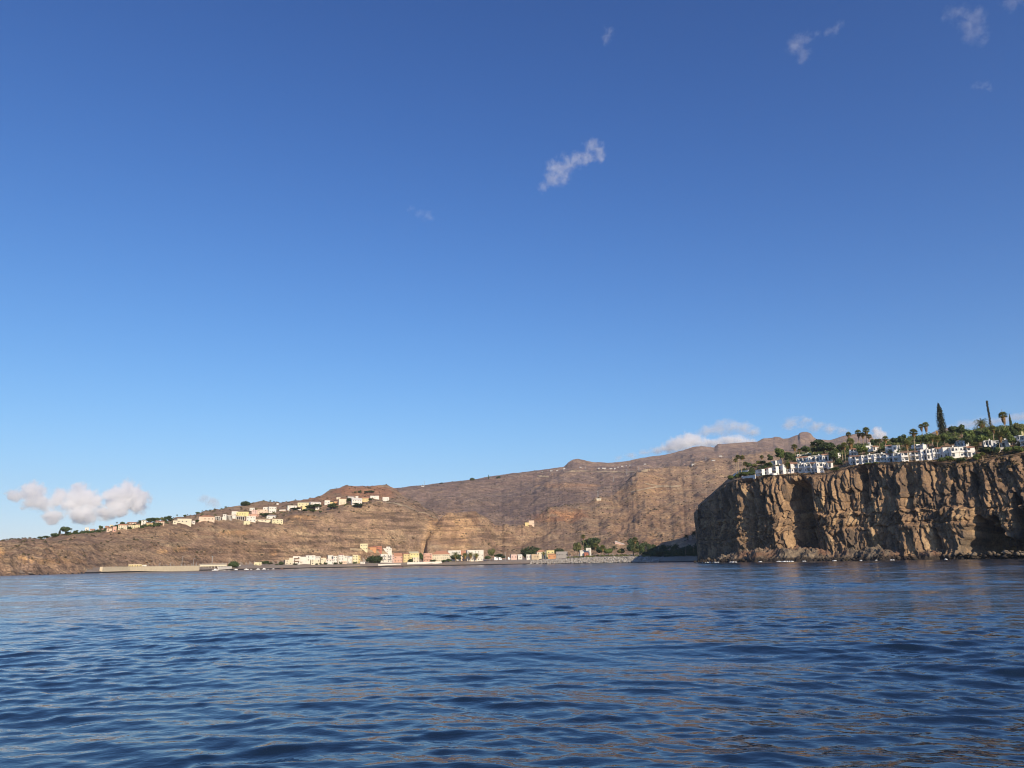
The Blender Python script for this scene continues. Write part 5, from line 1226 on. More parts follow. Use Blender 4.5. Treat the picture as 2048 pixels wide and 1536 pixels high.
for a in [
 (1471,921,8,950.5,'low palm at the very tip of the headland',.5,1474), (1475.5,914.5,9,950,'dark green palm at the middle of the tip trio',.4,1478), (1484.5,915.5,9,948,'palm at the right of the tip trio',.6,1483),
 (1490.5,928,9,942.5,'short palm in front of a dark tree near the headland tip',.6,1492), (1523.5,914,7,927,'thin yellow green palm above the shaded stepped row',.9,1524.5), 
 (1556,903,9,926,'left of two palms beside the dark trees above the small low block',.8,1560), (1564,907,9,927,'right of two palms beside the dark trees above the small low block',.8,1566), (1575.7,930,11,946.5,'squat palm with huge brown skirt left of the five bay block',1.2,1575),
 (1588.7,894,11,917,'tall twin crowned palm left of the white top block',1.0,1591), (1598.5,901,7,920,'slim palm next to the twin crowned one',.8,1599), (1625.6,892,11,911,'palm with a broad tan skirt before the big dark tree',1.25,1627),
 (1688,891,12,932,'tall pale trunked palm on the cliff edge',1.1,1693), (1683,895,9,932,'shorter palm leaning beside the pale trunked palm',.8,1687), (1700.5,884,15,912,'huge palm with orange brown skirt over the two storey house',1.2,1701),
 (1697,869,10,893,'palm with brown skirt in front of the mountain face',1.3,1697.5), (1716,865,11,893,'left palm of the tall trio on the skyline',1.3,1718), (1732,861,13,892,'tallest palm of the skyline trio',1.2,1733), (1725,870,10,892,'middle palm of the skyline trio',1.0,1727), (1738,873,9,892,'small palm right of the skyline trio',.9,1738.5),
 (1752.5,882,8,908,'slim palm left of the pair above the long front row',.7,1756), (1758.5,882,9,908,'slim palm right of the pair above the long front row',.7,1761), (1770.5,877.5,11,906,'palm with brown neck left of the orange pyramid roof',1.1,1771),
 (1812.5,887,13,921.5,'leaning palm before the brown flat roofed bays',1.2,1819), (1827,865,15,903,'large full palm with a glowing orange skirt',.8,1830), (1814,890,9,920,'smaller palm half hidden behind the leaning one',.9,1820),
 (1842,853,10,870,'left one of two palms standing on the crest skyline',1.4,1845), (1851,850,12,870,'right one of two palms standing on the crest skyline',1.7,1852),
 (1864,877,9,900,'left palm of the pair beneath the flag',1.0,1866), (1874.5,877.5,12,918,'right palm of the pair beneath the flag',.8,1874),
 (1952,890,13,911,'palm at the right end of the large bright block',1.0,1954), (1965,908,9,928,'thin palm with bare pale trunk on the scrub slope',.7,1967.5),
 (1986,857,12,894,'tall palm in front of the pole like pine',1.2,1988.5), (1999,870,15,906,'palm with the widest orange skirt before the grey white house',1.5,1999), (2005.5,831,16,877,'tallest fan palm at the right with a long hanging skirt',1.6,2015)]:
    cx, cy, cw, yb, lab, sk, bx = a
    palm(cx, cy, cw, yb, lab, 'fan', sk, bx)
palm(1963, 847, 24, 863, 'date palm with spreading feather fronds on the crest', 'date', 0.5, 1962)
# palms in the valley and the village
GV = 'palm trees of the valley mouth'
for cx, cy, cw, lab, off, kd, dk in [(1166.5,1073.5,8,'tallest thin palm before the big dark valley tree',66,'fan',False), (1190.5,1091,9,'palm with yellow skirt right of the white cube house',52,'fan',False), (1205.5,1095.5,10,'squat palm with orange skirt on the boulder bank',50,'fan',False),
    (1228,1096,10,'dark palm standing on the boulder bank',40,'date',True), (1372,1073,9,'small dark palm in front of the brown slope left of the cliff',60,'date',True), (1388,1067,12,'larger dark palm close to the cliff tip',60,'date',True),
    (1270,1080,10,'pale trunked palm in front of the round valley tree',56,'fan',False), (930,1110,10,'promenade palm below the orange tile roof house',34,'date',False), (941,1109,10,'promenade palm left of the white villa',34,'date',False),
    (953,1110,9,'promenade palm before the white villa',34,'date',False), (911,1109.5,12,'promenade palm right of the beach hotel front',33,'date',False), (1087,1106,7,'small palm before the cream gabled farmhouse',36,'date',False)]:
    palm(cx, cy, cw, 1118, lab, kd, 0.9, None, GV, LAND, Dsh(cx) + off, dk)
GR = 'small palms along the left ridge line'
for cx, cy, cw, yb, lab in [(527.3,1001.5,4,1006.5,'left palm of the two on the bare skyline'), (540.7,1001.5,3.5,1005.5,'right palm of the two on the bare skyline'), (451.5,1014.5,5,1018,'palm at the pink outcrop left of the skyline tree'),
    (443,1017.5,4,1021,'small palm left of the pink outcrop'), (420,1020.5,3.5,1024,'tiny palm on the ridge above the apricot hall'), (430,1020,4,1024,'tiny palm right of the one above the apricot hall'), (354,1030.5,3.5,1035,'tiny palm on the ridge above the cream warehouse'), (142,1058.5,5,1064,'dark palm beside the tall dark ridge tree'), (234,1045.5,4,1049,'little palm above the long hamlet roofs')]:
    palm(cx, cy, cw, yb, lab, 'date', 0.5, None, GR, LAND, None, True)

# ---- trees, bigger ones by the photo
TH = 'trees of the hotel garden'
for a in [
 ('dark',1492,1503,923.5,939,'dark round tree behind the jagged garden wall'), ('olive',1503,1516,925,938,'olive green tree right of the dark round one at the tip'), ('dark',1536,1547,908.5,925,'dark slender tree standing free on the left slope'),
 ('olive',1514,1532,921,933,'brown green bushy tree above the shaded row left end'), ('tree',1530,1545,924,934,'green tree above the shaded row middle'), ('tree',1553,1571,893,928,'tall ragged green tree left of the top block'), ('dark',1571,1586,902,927,'dark full tree right of the ragged green one'),
 ('dark',1604,1622,890,910,'dark brown tree left of the tan skirted palm'), ('dark',1626,1672,879,912,'largest broad dark tree crown above the upper row'), ('dark',1660,1677,901,924,'dark feathery tree right of the bright orange roof'), ('dark',1676,1690,885,910,'dark tree behind the tall pale trunked palm'),
 ('tree',1715,1736,890,912,'light green tree right of the two storey orange roofed house'), ('dark',1670,1684,918,934,'dark bush tree under the square tower block'), ('dark',1744,1757,877,897,'dark tree beside the mauve grey house'), ('tree',1757,1770,893,906,'green tree between the slim palms and the pyramid roof'),
 ('dark',1784,1800,873,892,'dark tree behind the rounded parapet house'), ('dark',1797,1815,868.5,892,'dark broad tree left of the full orange skirted palm'), ('tree',1833,1850,869,892,'green tree below the two crest palms'), ('tree',1847,1868,866,894,'wide green tree left of the flag'),
 ('olive',1866,1884,868,893,'olive tree directly behind the flagpole'), ('tree',1880,1900,864,891,'green tree right of the flag under the columnar pine'), ('dark',1896,1914,875,895,'dark tree left of the shaded house behind the bright block'),
 ('dark',1899,1918,849,872,'dark tree with flat spreading top on the crest'), ('dark',1915,1934,848,872,'dark tree right of the flat spreading one'), ('tree',1930,1953,857,893,'large mid green tree in the garden centre right'), ('olive',1945,1966,858,880,'olive green tree below the date palm'),
 ('tree',1953,1978,866,893,'rounded bright green tree left of the white house with palm skirts'), ('dark',1932,1946,868,896,'deep dark tree behind the shaded house'), ('tree',1966,1985,855,882,'green tree beneath the pole like pine'), ('dark',1990,2006,850,878,'dark tree left of the tall long skirted palm'),
 ('tree',2006,2024,851,886,'green tree below the cypress'), ('dark',2022,2040,852,884,'dark tree left of the shaded right edge house'), ('olive',2028,2050,846,874,'olive tree at the right edge below the mountain'), ('tree',2018,2034,868,897,'green tree between the grey white house and the right edge house'),
 ('olive',1786,1800,884,900,'small olive tree beside the pyramid roof chimney'), ('dark',1870,1886,884,899,'dark shrubby tree behind the bright white block')]:
    k, x0, x1, yt, yb, lab = a; tree(k, x0, x1, yt, yb, lab, TH)
tree('pine',1876.5,1896.5,806.5,873,'tall columnar pine with dense narrow crown on the headland skyline')
tree('thinpine',1975,1993,799.5,866,'very tall pole like pine, nearly bare at the top')
tree('cypress',2019.5,2027.5,829,858,'slim dark cypress at the right of the skyline')
TS = 'shrubs along the headland edge'
for a in [('greenshrub',1456,1470,948,960,'bright green bush at the lowest headland tip'), ('shrub',1468,1482,945,957,'dark bush behind the bright green tip bush'), ('greenshrub',1482,1500,942,952,'flat green bush below the jagged garden wall'), ('shrub',1499,1511,941,952,'dark bush at the left end of the shaded row'),
 ('greenshrub',1523,1545,949,955,'green hedge bush under the shaded stepped row'), ('greenshrub',1729,1742,924,930,'green bush hanging at the front row third bay'), ('greenshrub',1748,1757,923,929,'small green bush at the front row fifth bay'), ('greenshrub',1876,1893,911,923.5,'yellow green bush below the bright white block'),
 ('greenshrub',1891,1911,909.5,922,'round bright green bush before the large bright block'), ('shrub',1914,1932,913,932,'dark green bush on the scrub slope below the large block'), ('greenshrub',1948,1962,905,922,'yellow green bush below the block end palm'), ('shrub',1960,1990,890,908,'dark bush mass left of the white pillar'),
 ('shrub',1988,2002,890,908,'dark bush directly left of the white pillar'), ('greenshrub',2008,2026,889,904,'green bush right of the white pillar'), ('greenshrub',2026,2050,889,905,'green hedge below the right edge house'), ('shrub',1662,1680,933,942,'dark shrub right of the white balustrade')]:
    k, x0, x1, yt, yb, lab = a; tree(k, x0, x1, yt, yb, lab, TS)
# left hill and ridge
for a in [('dome',482.5,499,1001.5,1011.5,'big round dark tree alone on the left skyline',None), ('dark',121,138,1051,1070,'tall ragged dark tree on the far left ridge','trees along the left ridge'), ('pine',116,122,1059.5,1069,'small pointed tree left of the tall ragged ridge tree','trees along the left ridge'),
 ('shrub',74,88,1072,1078,'leftmost dark shrub on the descending ridge','trees along the left ridge'), ('shrub',86,100,1070,1076.5,'second dark shrub on the descending ridge','trees along the left ridge'), ('shrub',102,118,1065.5,1074,'dark brown bush group before the ragged ridge tree','trees along the left ridge'),
 ('dark',146,156,1060,1068.5,'bushy ridge tree left of the tiny white hut','trees along the left ridge'), ('dark',198,206,1050.5,1060,'dark tree above the white gabled house','trees along the left ridge'), ('dark',240,250,1042.5,1049,'dark tree at the hamlet top left','trees along the left ridge'),
 ('dark',276,292,1039.5,1048,'dark tree behind the tall white hamlet house','trees along the left ridge'), ('dark',291,308,1034.5,1047,'broad dark tree at the hamlet right end','trees along the left ridge'), ('dark',308,320,1034,1042,'dark tree left of the grey green pair','trees along the left ridge'), ('olive',318,330,1033,1041,'grey green tree on the ridge','trees along the left ridge'),
 ('dark',328,344,1031.5,1043,'grey green tree right of the ridge pair','trees along the left ridge'), ('dark',366,372,1029,1035,'small round ridge tree above the warehouse','trees along the left ridge'), ('dark',391,399,1023,1029.5,'dark ridge tree above the apricot hall left end','trees along the left ridge'), ('dark',390,399,1039,1045,'dark bush tree between the warehouse and the apricot hall','trees along the left ridge'),
 ('dark',519,536,1026,1034,'dark garden tree below the peach orange house','trees in the upper village'), ('dark',612,642,1007,1020,'dark tree right of the lemon yellow house','trees in the upper village'), ('dark',655,674,1006,1019,'large brown green tree below the upper row','trees in the upper village'),
 ('dark',693,707,995,1007,'dark tree before the half hidden white house','trees in the upper village'), ('dark',605,615,1017.5,1024.5,'dark bush under the left of the lemon house','trees in the upper village'), ('dark',620,629,1018.5,1025,'dark bush under the right of the lemon house','trees in the upper village'), ('dark',638,644,1021.5,1026,'small dark bush right of the lemon house garden','trees in the upper village'),
 ('dark',737,744,995.5,1003,'dark tree right of the yellow villa','trees in the upper village'), ('dark',706,726,1006,1015,'dark green shrubs tree below the large white villa','trees in the upper village'), ('dark',580,598,1015,1020,'dark hedge tree between the white flat house and its wall','trees in the upper village'),
 ('dark',708,714,982,987,'leftmost dark tree on the red mound','trees on the red mound'), ('dark',715.5,723.5,980.5,987,'tallest dark tree on the red mound','trees on the red mound'), ('dark',728.5,735,982,986.5,'first of the three joined trees on the red mound','trees on the red mound'), ('dark',734.5,741.5,980.5,986.5,'middle of the three joined trees on the red mound','trees on the red mound'), ('dark',740.5,748.5,981,986,'last of the three joined trees on the red mound','trees on the red mound'),
 ('dome',940.5,948.5,955.3,960.8,'round dark tree on the long skyline left of a cypress','trees on the long skyline'), ('cypress',975.8,979,949.8,958,'lone cypress on the long skyline','trees on the long skyline'), ('shrub',992,1000.5,951.7,957,'dark bush on the long skyline right of the cypress','trees on the long skyline'), ('shrub',879,887,964.5,967.5,'low dark bush on the skyline right of the mast hut','trees on the long skyline')]:
    k, x0, x1, yt, yb, lab, g = a; tree(k, x0, x1, yt, yb, lab, g, LAND)
# sea front
for a in [('dome',459,476.5,1121.5,'round dark tree between the fish shed and the kiosk',20), ('dark',520,537,1121.5,'large dark tree right of the yellow harbour house',42), ('dark',533,546,1124,'lower dark tree joined to the large harbour tree',40), ('dome',558.5,567,1122.8,'round dark tree at the left end of the sea front',40),
 ('dome',736,765,1110,'giant dark round tree on the sea front',48), ('dark',838,847.5,1105.5,'tall dark tree between the lemon and the salmon houses',46), ('dark',902,921.5,1108,'brown green tree before the white stepped house',36), ('dark',969.5,981.5,1110.5,'dark round tree right of the white villa',44), ('olive',976.5,989,1097.5,'tall umbrella shaped tree right of the white villa',52),
 ('dark',988,1010,1107.5,'long dark tree clump behind the vans',62), ('dome',1046.5,1081,1091.5,'giant dark dome tree left of the cream farmhouse',90), ('dome',1108.5,1127,1095,'smaller dark dome tree right of the yellow farmhouse',80), ('olive',1147.5,1164,1083,'tall greyish tree left of the thin valley palm',60), ('dark',1166,1198,1074,'massive dark tree towering over the white cube house',85),
 ('dark',1194,1212,1092,'dark bushy tree right of the massive valley tree',80), ('tree',1210,1226,1095,'green tree in the valley gap',64), ('olive',1236,1252,1094,'yellowish tree below the slanted white roof',62), ('dark',1255.5,1279.5,1076.5,'round dark tree right of the slanted white roof',80), ('dark',1276,1290,1085,'dark tree joined right of the round one',80), ('olive',1268,1279,1096,'small light green tree at the end of the boulder bank',44),
 ('shrub',637.5,643.5,1125.5,'small round promenade tree left of the pinkish awning',28), ('shrub',631,637,1126,'small promenade tree before the low cream shop',28), ('shrub',648,655,1124,'round promenade tree under the pinkish awning house',27), ('shrub',667,674,1124,'round promenade tree before the plain tall house',28), ('shrub',679,685,1123.5,'round promenade tree before the red roofed tower house',27), ('shrub',706,714,1123,'flat promenade tree before the cream yellow house',30), ('shrub',586,595,1126,'dark promenade tree before the brown balcony house',30),
 ('shrub',817,826,1116,'dark small tree before the orange yellow house',32), ('shrub',883,892,1118,'dark shrub at the right end of the promenade wall',32), ('shrub',861,872,1118,'dark flat tree before the salmon arcades',33), ('shrub',892,903,1116,'dark shrub left of the brown green tree',32), ('shrub',551,557,1127.5,'small shrub left of the round sea front tree',30)]:
    k, x0, x1, yt, lab, off = a; xm = (x0+x1)/2
    tree(k, x0, x1, yt, 1120, lab, 'promenade trees' if k == 'shrub' else 'trees along the shore', LAND, Dsh(xm) + off)

# ---- vegetation nobody could count
def foliage(name, blobs, n, size, mat, label):
    C, N_ = [], []
    vol = np.array([max(b[3]*b[4]*b[5], 1e-3) for b in blobs]) ** (2/3); vol /= vol.sum()
    for b, k in zip(blobs, vol):
        m = max(8, int(n * k)); d = rl.normal(size=(m, 3)); d[:, 2] = np.abs(d[:, 2]) * 0.9 - 0.1; d /= np.linalg.norm(d, axis=1)[:, None]
        C.append(np.array(b[:3]) + d * rl.uniform(0.55, 1.05, (m, 1)) * np.array(b[3:6])); N_.append(d + rl.normal(size=(m, 3)) * 0.6)
    C = np.concatenate(C); N_ = np.concatenate(N_); N_ /= np.linalg.norm(N_, axis=1)[:, None]
    V, Q = leaf_quads(C, N_, size); o = link(name, mesh_np(name, V, Q), mat); stuff(o, label); return o
def blobs_px(n, region, surf, rr, dmin=0, off=None):
    """region: list of (x, ytop, ybottom)"""
    xs = [r[0] for r in region]; out = []
    while len(out) < n:
        x = random.uniform(xs[0], xs[-1]); y0 = np.interp(x, xs, [r[1] for r in region]); y1 = np.interp(x, xs, [r[2] for r in region])
        P, D = surf.hit(x, random.uniform(y0, y1), dmin); r = random.uniform(*rr)
        out.append((P.x, P.y, P.z, r, r, r * random.uniform(0.6, 1.0)))
    return out
foliage('ridge_shrubbery', blobs_px(90, [(100,1069,1073),(150,1062,1070),(200,1058,1064),(250,1051,1060),(300,1042,1054),(345,1038,1049)], LAND, (2.0, 4.0)), 9000, 0.7, M_DARK, 'dark green shrubbery around the hamlet')
foliage('village_shrubbery', blobs_px(60, [(400,1030,1040),(450,1024,1040),(500,1020,1040),(560,1012,1035),(620,1006,1024),(700,998,1012),(780,992,1004)], LAND, (1.2, 2.6)), 4500, 0.6, M_OLIVE, 'low olive shrubs between the village houses')
foliage('garden_shrubbery', blobs_px(330, [(1480,938,950),(1560,925,946),(1640,915,940),(1700,900,926),(1800,884,921),(1900,868,912),(2048,862,894)], HEAD, (1.2, 2.9)), 30000, 0.42, M_DARK, 'dark garden shrubbery among the hotel houses')
foliage('garden_hedge', blobs_px(420, [(1570,908,925),(1650,899,920),(1720,890,905),(1800,878,892),(1880,862,888),(1960,856,886),(2060,848,886)], HEAD, (1.6, 4.2)), 42000, 0.45, M_LEAF, 'green bushes on the upper garden slope')
bl = []
for i in range(230):
    x = random.uniform(1284, 1440); D = Dsh(x) + random.uniform(48, 210); p = at(x, D); r = random.uniform(2.2, 4.6) * (1.25 if x > 1390 else 1); bl.append((p.x, p.y, p.z + r*0.4, r, r, r*random.uniform(0.8, 1.5)))
foliage('valley_thicket', bl, 34000, 0.75, M_DARK, 'dark thicket filling the shaded valley mouth beside the cliff')
bl = []
for i in range(90):
    x = random.uniform(1135, 1300); D = Dsh(x) + random.uniform(34, 60); p = at(x, D); r = random.uniform(0.8, 1.9); bl.append((p.x, p.y, p.z + 0.2, r*1.3, r, r))
foliage('bank_scrub', bl, 6000, 0.5, M_OLIVE, 'olive brown scrub along the top of the boulder bank')
bl = blobs_px(150, [(1895,922,925),(1930,914,922),(1960,908,919),(2000,901,912),(2048,894,904),(2120,890,900)], HEAD, (0.5, 1.5))
_cx = np.argwhere((PX > 1905) & (PX < 2250) & (v > 0.70) & ~back[:, None])
for q_ in _cx[rl.integers(0, len(_cx), 520)]:
    if random.random() > (v[0, q_[1]] - 0.62) * 2.6: continue
    r = random.uniform(0.4, 1.25); bl.append((VX[q_[0], q_[1]], VY[q_[0], q_[1]], VZ[q_[0], q_[1]], r, r, r))
foliage('cliff_top_scrub', bl, 18000, 0.40, M_SCRUB, 'dry brown scrub and cactus on the slope above the cliff')
foliage('cliff_edge_grass', blobs_px(150, [(1470,956,958),(1540,950,952),(1600,948,950),(1650,946,948),(1700,932,936),(1800,923,926),(1880,919,925)], HEAD, (0.4, 1.0)), 4000, 0.32, M_SCRUB, 'dry grass along the cliff edge')
# scrub dots on the hills
k = 26000
ia = rl.integers(0, LAND.Z.shape[0], k); idd = rl.integers(60, 330, k); px_ = pxs_of[ia]
sel = (LAND.Z[ia, idd] > 9) & (px_ > -300) & (px_ < 1500)
ia, idd = ia[sel], idd[sel]
cl = fbm(X[ia, idd] / 60, Y[ia, idd] / 60, 9.0, 3); sel = cl + rl.uniform(-0.5, 0.5, len(cl)) > 0.0; ia, idd = ia[sel], idd[sel]
B0 = np.stack([X[ia, idd], Y[ia, idd], LAND.Z[ia, idd]], 1) + rl.normal(size=(len(ia), 3)) * [1.5, 1.5, 0]
R = rl.uniform(0.6, 1.6, (len(ia), 1)) * (0.8 + LAND.d[0][idd][:, None] / 3500)
octa = np.array([[1,0,.25],[0,1,.25],[-1,0,.25],[0,-1,.25],[0,0,1.1],[.7,.7,.6],[-.7,.7,.7],[-.7,-.7,.6],[.7,-.7,.7]])
Vs = (B0[:, None, :] + octa[None] * R[:, None, :] * rl.uniform(0.6, 1.3, (len(ia), 9, 3))).reshape(-1, 3)
fq = np.array([[0,1,5],[1,2,6],[2,3,7],[3,0,8],[5,1,6],[6,2,7],[7,3,8],[8,0,5],[5,6,4],[6,7,4],[7,8,4],[8,5,4]])
Qs = (np.arange(len(ia))[:, None, None] * 9 + fq[None]).reshape(-1, 3)
stuff(link('hillside_scrub', mesh_np('hillside_scrub', Vs, Qs), leaf_mat('hill_scrub', (0.080,0.068,0.038), (0.115,0.095,0.052), (0.165,0.130,0.072))), 'dry scrub dotted over the brown slopes')
# broken rock on the steeper ground
k = 60000
ia = rl.integers(2, LAND.Z.shape[0] - 2, k); idd = rl.integers(60, 340, k); px_ = pxs_of[ia]
gz = (LAND.Z[ia, idd + 1] - LAND.Z[ia, idd]) / (LAND.d[0][idd + 1] - LAND.d[0][idd])
cl = fbm(X[ia, idd] / 40, Y[ia, idd] / 90, LAND.Z[ia, idd] / 9, 3)
sel = (LAND.Z[ia, idd] > 8) & (px_ > -300) & (px_ < 1500) & (gz > 0.35) & (cl > 0.12); ia, idd = ia[sel], idd[sel]
rr_ = rl.uniform(0.5, 1.5, len(ia)) * (0.75 + LAND.d[0][idd] / 2800)
HR = (np.stack([X[ia, idd], Y[ia, idd], LAND.Z[ia, idd]], 1) + rl.normal(size=(len(ia), 3)) * [1.2, 1.2, 0.1], np.stack([rr_ * 1.5, rr_, rr_], 1))
# boulder bank
def rocks(name, P, R, mat, label):
    bm = bmesh.new(); bmesh.ops.create_icosphere(bm, subdivisions=1, radius=1.0); base = np.array([v.co[:] for v in bm.verts]); f = np.array([[v.index for v in q.verts] for q in bm.faces]); bm.free()
    n = len(P); V = P[:, None, :] + base[None] * R[:, None, :] * rl.uniform(0.65, 1.25, (n, len(base), 1)); 
    Q = (np.arange(n)[:, None, None] * len(base) + f[None]).reshape(-1, 3)
    return stuff(link(name, mesh_np(name, V.reshape(-1, 3), Q), mat), label)
rocks('hillside_rock', HR[0], HR[1], plain('hill_rock', (0.21, 0.152, 0.105), stain=0.5, scale=0.05), 'broken rock outcrops on the brown slopes')
M_ROCKS = plain('boulder_grey', (0.42, 0.385, 0.33), stain=0.75, scale=0.45)
Pb, Rb = [], []
for i in range(2200):
    x = random.uniform(1060, 1318) if random.random() < 0.8 else random.uniform(1090, 1312); t = random.random(); fade = min(1, (x - 1040) / 90)
    D = Dsh(x) + 1 + 27 * t * (1 if x < 1300 else 0.5); p = at(x, D); Pb.append((p.x, p.y, p.z + 0.1)); r = random.uniform(0.55, 1.5) * (0.6 + 0.4 * fade); Rb.append((r, r, r * 0.8))
rocks('boulder_bank', np.array(Pb), np.array(Rb), M_ROCKS, 'bank of pale grey boulders along the beach')
Pb, Rb = [], []
for i in range(700):
    j = random.randrange(int(np.argmax(pxs > 1430)), len(pxs) - 1)
    if pxs[j] < 1430 or back[j]: continue
    o = random.uniform(2, 20) * (1 if pxs[j] < 1880 else 0.3); Pb.append((Pc[j,0] + Nn[j,0]*o, Pc[j,1] + Nn[j,1]*o, random.uniform(0.2, 4.5) * (1 - o / 26))); r = random.uniform(0.5, 1.9); Rb.append((r, r, r*0.7))
rocks('shore_rocks', np.array(Pb), np.array(Rb), M_SHORE, 'broken rocks at the foot of the cliff')
# surf
def foam_mat():
    mt, t, out = material('sea_foam'); P = t.node('ShaderNodeNewGeometry').outputs['Position']
    principled(t, out, t.ramp(t.noise(P, 1.5, 3), [(0.3, (0.5,0.54,0.58)), (0.6, (0.82,0.83,0.84))]), 0.8, 0.2); return mt
M_FOAM = foam_mat(); Pb, Rb = [], []
for c, wpx, nn in ((1411,7,16), (1448,2,4), (1460,3,5), (1478,4,7), (1503,7,12), (1553,2,4), (1596,9,16), (1612,6,10), (1640,3,5), (1700,2,3), (1755,3,5), (1788,4,6), (1822,3,5), (1905,3,3)):
    for i in range(nn):
        x = c + random.gauss(0, wpx * 0.5); j = int(np.argmin(np.abs(pxs - max(x, 1424)) + back * 999)); o = float(np.interp(pxs[j], [1422,1445,1500,1560,1640,1700,1800,1880,1900,1990], [3,14,20,24,20,18,20,14,6,5])) + random.uniform(0.5, 3.5)
        if x < 1424: p = point(x, 1120, 634 + random.uniform(-3, 2)); q = (p.x, p.y, 0.15)
        else: q = (Pc[j,0] + Nn[j,0]*o, Pc[j,1] + Nn[j,1]*o, 0.15)
        r = random.uniform(0.3, 0.9); Pb.append(q); Rb.append((r*1.6, r*1.2, r*0.5))
rocks('sea_foam', np.array(Pb), np.array(Rb), M_FOAM, 'white surf breaking at the foot of the cliff')
# ================================================================== CLOUDS
def cloud(label, blobs, D, dens, thr=0.28, nscale=3.0, namp=1.1, stretch=1.0, aniso=-0.05, step=0.5, soft=0.45, grow=1.45):
    """blobs: (px, py, radius px[, flattening])"""
    c = point(sum(b[0] for b in blobs) / len(blobs), sum(b[1] for b in blobs) / len(blobs), D)
    L = []
    for b in blobs:
        p = point(b[0], b[1], D * (1 + random.uniform(-0.008, 0.008))); sl = (p - Vector((0, 0, CAM_H))).length
        r = b[2] / F * sl / math.sqrt(1 + ((b[0]-1024)**2 + (b[1]-768)**2) / F**2) * grow
        L.append((p - c, r, b[3] if len(b) > 3 else 0.9))
    bm = bmesh.new()
    for p, r, fz in L:
        M = Matrix.Translation(p) @ Matrix.Diagonal((r, r, r * fz, 1)); bmesh.ops.create_icosphere(bm, subdivisions=3, radius=1.0, matrix=M)
    me = bpy.data.meshes.new('cloud'); bm.to_mesh(me); bm.free()
    mt, t, out = material('cloud_vapour')
    o = link('cloud', me, mt, loc=c); tag(o, label, 'cloud')
    rm = o.modifiers.new('union', 'REMESH'); rm.mode = 'VOXEL'; rm.voxel_size = min(r for _, r, _ in L) / 5
    P = t.node('ShaderNodeTexCoord').outputs['Object']
    rmean = sum(r for _, r, _ in L) / len(L)
    wv = t.node('ShaderNodeTexNoise', {'Vector': P, 'Scale': 0.9 * nscale / rmean / 3, 'Detail': 2.0, 'Roughness': 0.5}, noise_dimensions='3D').outputs['Color']
    Pw = t.vmath('ADD', P, t.vmath('SCALE', t.vmath('SUBTRACT', wv, (0.5, 0.5, 0.5)), scale=rmean * 0.9))
    f = None
    for p, r, fz in L:
        d = t.vmath('LENGTH', t.vmath('MULTIPLY', t.vmath('SUBTRACT', Pw, tuple(p)), (1 / r, 1 / r, 1 / (r * fz))))
        k = t.math('SUBTRACT', 1.0, d)
        f = k if f is None else t.math('SMOOTH_MAX', f, k, 0.3)
    n = t.noise(t.vmath('MULTIPLY', P, (1 / stretch, 1 / stretch, 1.0)), nscale / rmean, 6, 0.62)
    n2 = t.noise(P, 3.1 * nscale / rmean, 4, 0.6)
    nn = t.math('ADD', t.math('MULTIPLY', t.math('SUBTRACT', n, 0.5), namp), t.math('MULTIPLY', t.math('SUBTRACT', n2, 0.5), namp * 0.35))
    edge = t.maprange(f, 0.02, 0.28)
    f = t.math('ADD', f, nn)
    den = t.math('MULTIPLY', t.math('MULTIPLY', t.maprange(f, thr, thr + soft), edge), dens / rmean)
    v = t.node('ShaderNodeVolumePrincipled', {'Color': (0.995, 0.995, 0.995, 1), 'Anisotropy': aniso}); t.l.new(den, v.inputs['Density'])
    t.l.new(v.outputs[0], out.inputs['Volume'])
    mt.cycles.volume_step_rate = step
    return o
cloud('big cumulus cloud low over the left ridge with three white heads', [(64,990,23),(84,1003,16),(112,1000,17),(140,1008,18),(163,996,27),(183,1008,20),(218,988,15),(233,1008,19),(250,993,27),(273,1003,22),(108,1030,18,.7),(170,1028,22,.7),(205,1026,18,.6),(240,1020,18,.6),(30,994,17,.7)], 9800, 6.0, 0.27, 1.9, 1.8, soft=0.55, grow=1.75)
cloud('elongated white cloud wisp in the middle of the sky', [(1187,292,16),(1196,306,17),(1172,311,16),(1152,319,17),(1134,328,17),(1113,338,19),(1122,351,16),(1108,358,14),(1091,372,12)], 4600, 0.75, 0.34, 1.6, 2.2, soft=0.8, grow=1.9)
cloud('faint small wisp left of the elongated cloud', [(856,433,11,.8),(840,427,10,.6),(822,420,9,.5)], 4600, 0.19, 0.33, 1.6, 2.2, soft=0.8, grow=1.85)
cloud('hooked thin wisp at the upper right of the sky', [(1597,86,17),(1588,94,12),(1613,76,10),(1632,68,8),(1650,63,8),(1665,62,9),(1679,52,11),(1608,110,14)], 4600, 0.2, 0.33, 1.6, 2.2, soft=0.8, grow=1.95)
cloud('soft pinkish cloud patch near the top right corner', [(1945,42,24),(1955,62,20),(1920,32,18),(1900,28,15),(1958,22,15),(1965,78,12)], 4600, 0.23, 0.33, 1.6, 2.2, soft=0.8, grow=1.75)
cloud('tiny cloud shred cut off at the top right corner', [(2022,4,18),(2040,-4,18)], 4600, 0.21, 0.33, 1.6, 2.2, soft=0.8, grow=1.55)
cloud('small faint cloud shred at the top middle right', [(1218,62,13),(1214,76,11)], 4600, 0.21, 0.33, 1.6, 2.2, soft=0.8, grow=1.65)
cloud('barely visible curved wisp at the upper right edge', [(1952,172,10,.7),(1968,170,11,.7),(1978,178,8,.7)], 4600, 0.13, 0.33, 1.6, 2.2, soft=0.8, grow=1.65)
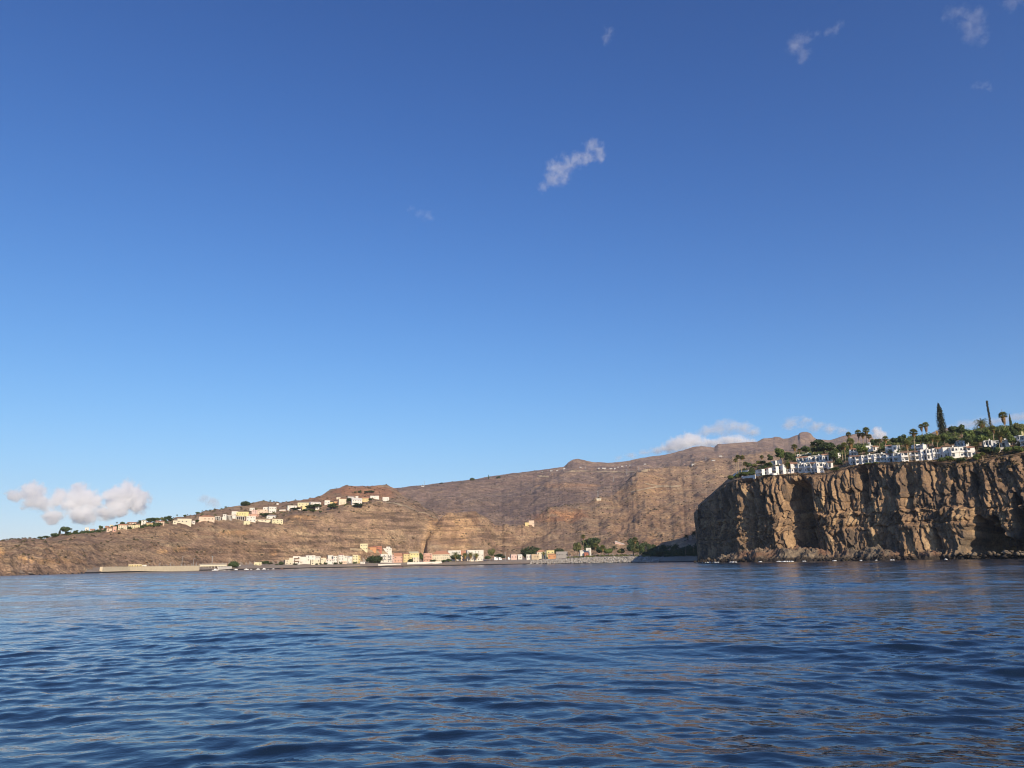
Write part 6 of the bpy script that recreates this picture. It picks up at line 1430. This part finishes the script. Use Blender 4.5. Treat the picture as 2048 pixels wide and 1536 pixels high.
cloud('bright white cloud bank rising behind the mountain crest', [(1340,892,13),(1354,887,16),(1372,883,15),(1392,885,14,.8),(1412,888,13,.7),(1436,889,13,.6),(1458,884,14,.7),(1478,884,15,.7),(1498,889,13,.6)], 10500, 3.4, 0.28, 1.8, 1.7, soft=0.55, grow=1.9)
cloud('flat grey cloud hovering above the bright cloud bank', [(1410,862,18,.7),(1436,858,22,.7),(1462,852,20,.8),(1486,858,20,.7),(1506,866,16,.6)], 11000, 1.9, 0.34, 1.6, 1.9, 1.8, soft=0.8, grow=1.7)
cloud('long grey cloud above the blocky mountain summit', [(1585,846,18,.7),(1606,846,17,.7),(1632,852,17,.6),(1660,858,15,.6),(1686,862,13,.6)], 11000, 1.7, 0.34, 1.6, 1.9, 1.8, soft=0.8, grow=1.7)
cloud('small white puff peeking beside the headland palms', [(1755,866,11),(1764,872,10),(1748,874,9)], 10500, 2.6, 0.24, 1.8, 1.5, soft=0.55, grow=1.6)
cloud('pale cloud layer behind the columnar pine', [(1905,856,15,.6),(1930,850,17,.7),(1958,848,18,.7),(1985,844,17,.6),(2012,842,16,.6),(2040,838,18,.6),(2066,836,18,.6)], 10500, 1.3, 0.34, 1.6, 1.9, 1.8, soft=0.8, grow=1.7)
cloud('thin grey cloud streak above the mountain village', [(1235,916,11,.5),(1262,911,13,.5),(1290,906,15,.6),(1318,901,15,.6)], 10500, 1.3, 0.34, 1.6, 1.9, 1.8, soft=0.8, grow=1.7)
cloud('small grey shred right of the left cumulus', [(408,999,10,.7),(424,1004,11,.8),(432,1010,8,.7)], 9800, 0.7, 0.22, 1.7, 1.5, soft=0.6, grow=1.8)

# ================================================================== AIR
mt, t, out = material('haze')
vol = t.node('ShaderNodeVolumePrincipled', {'Color': (0.80, 0.89, 1.0, 1), 'Density': 0.00004, 'Anisotropy': 0.2})
t.l.new(vol.outputs[0], out.inputs['Volume'])
b = MB(); b.box(-7400, 7400, -7400, 7400, -42, float(LAND.Z.max()) + 25)
hz = b.build('haze', mt); stuff(hz)
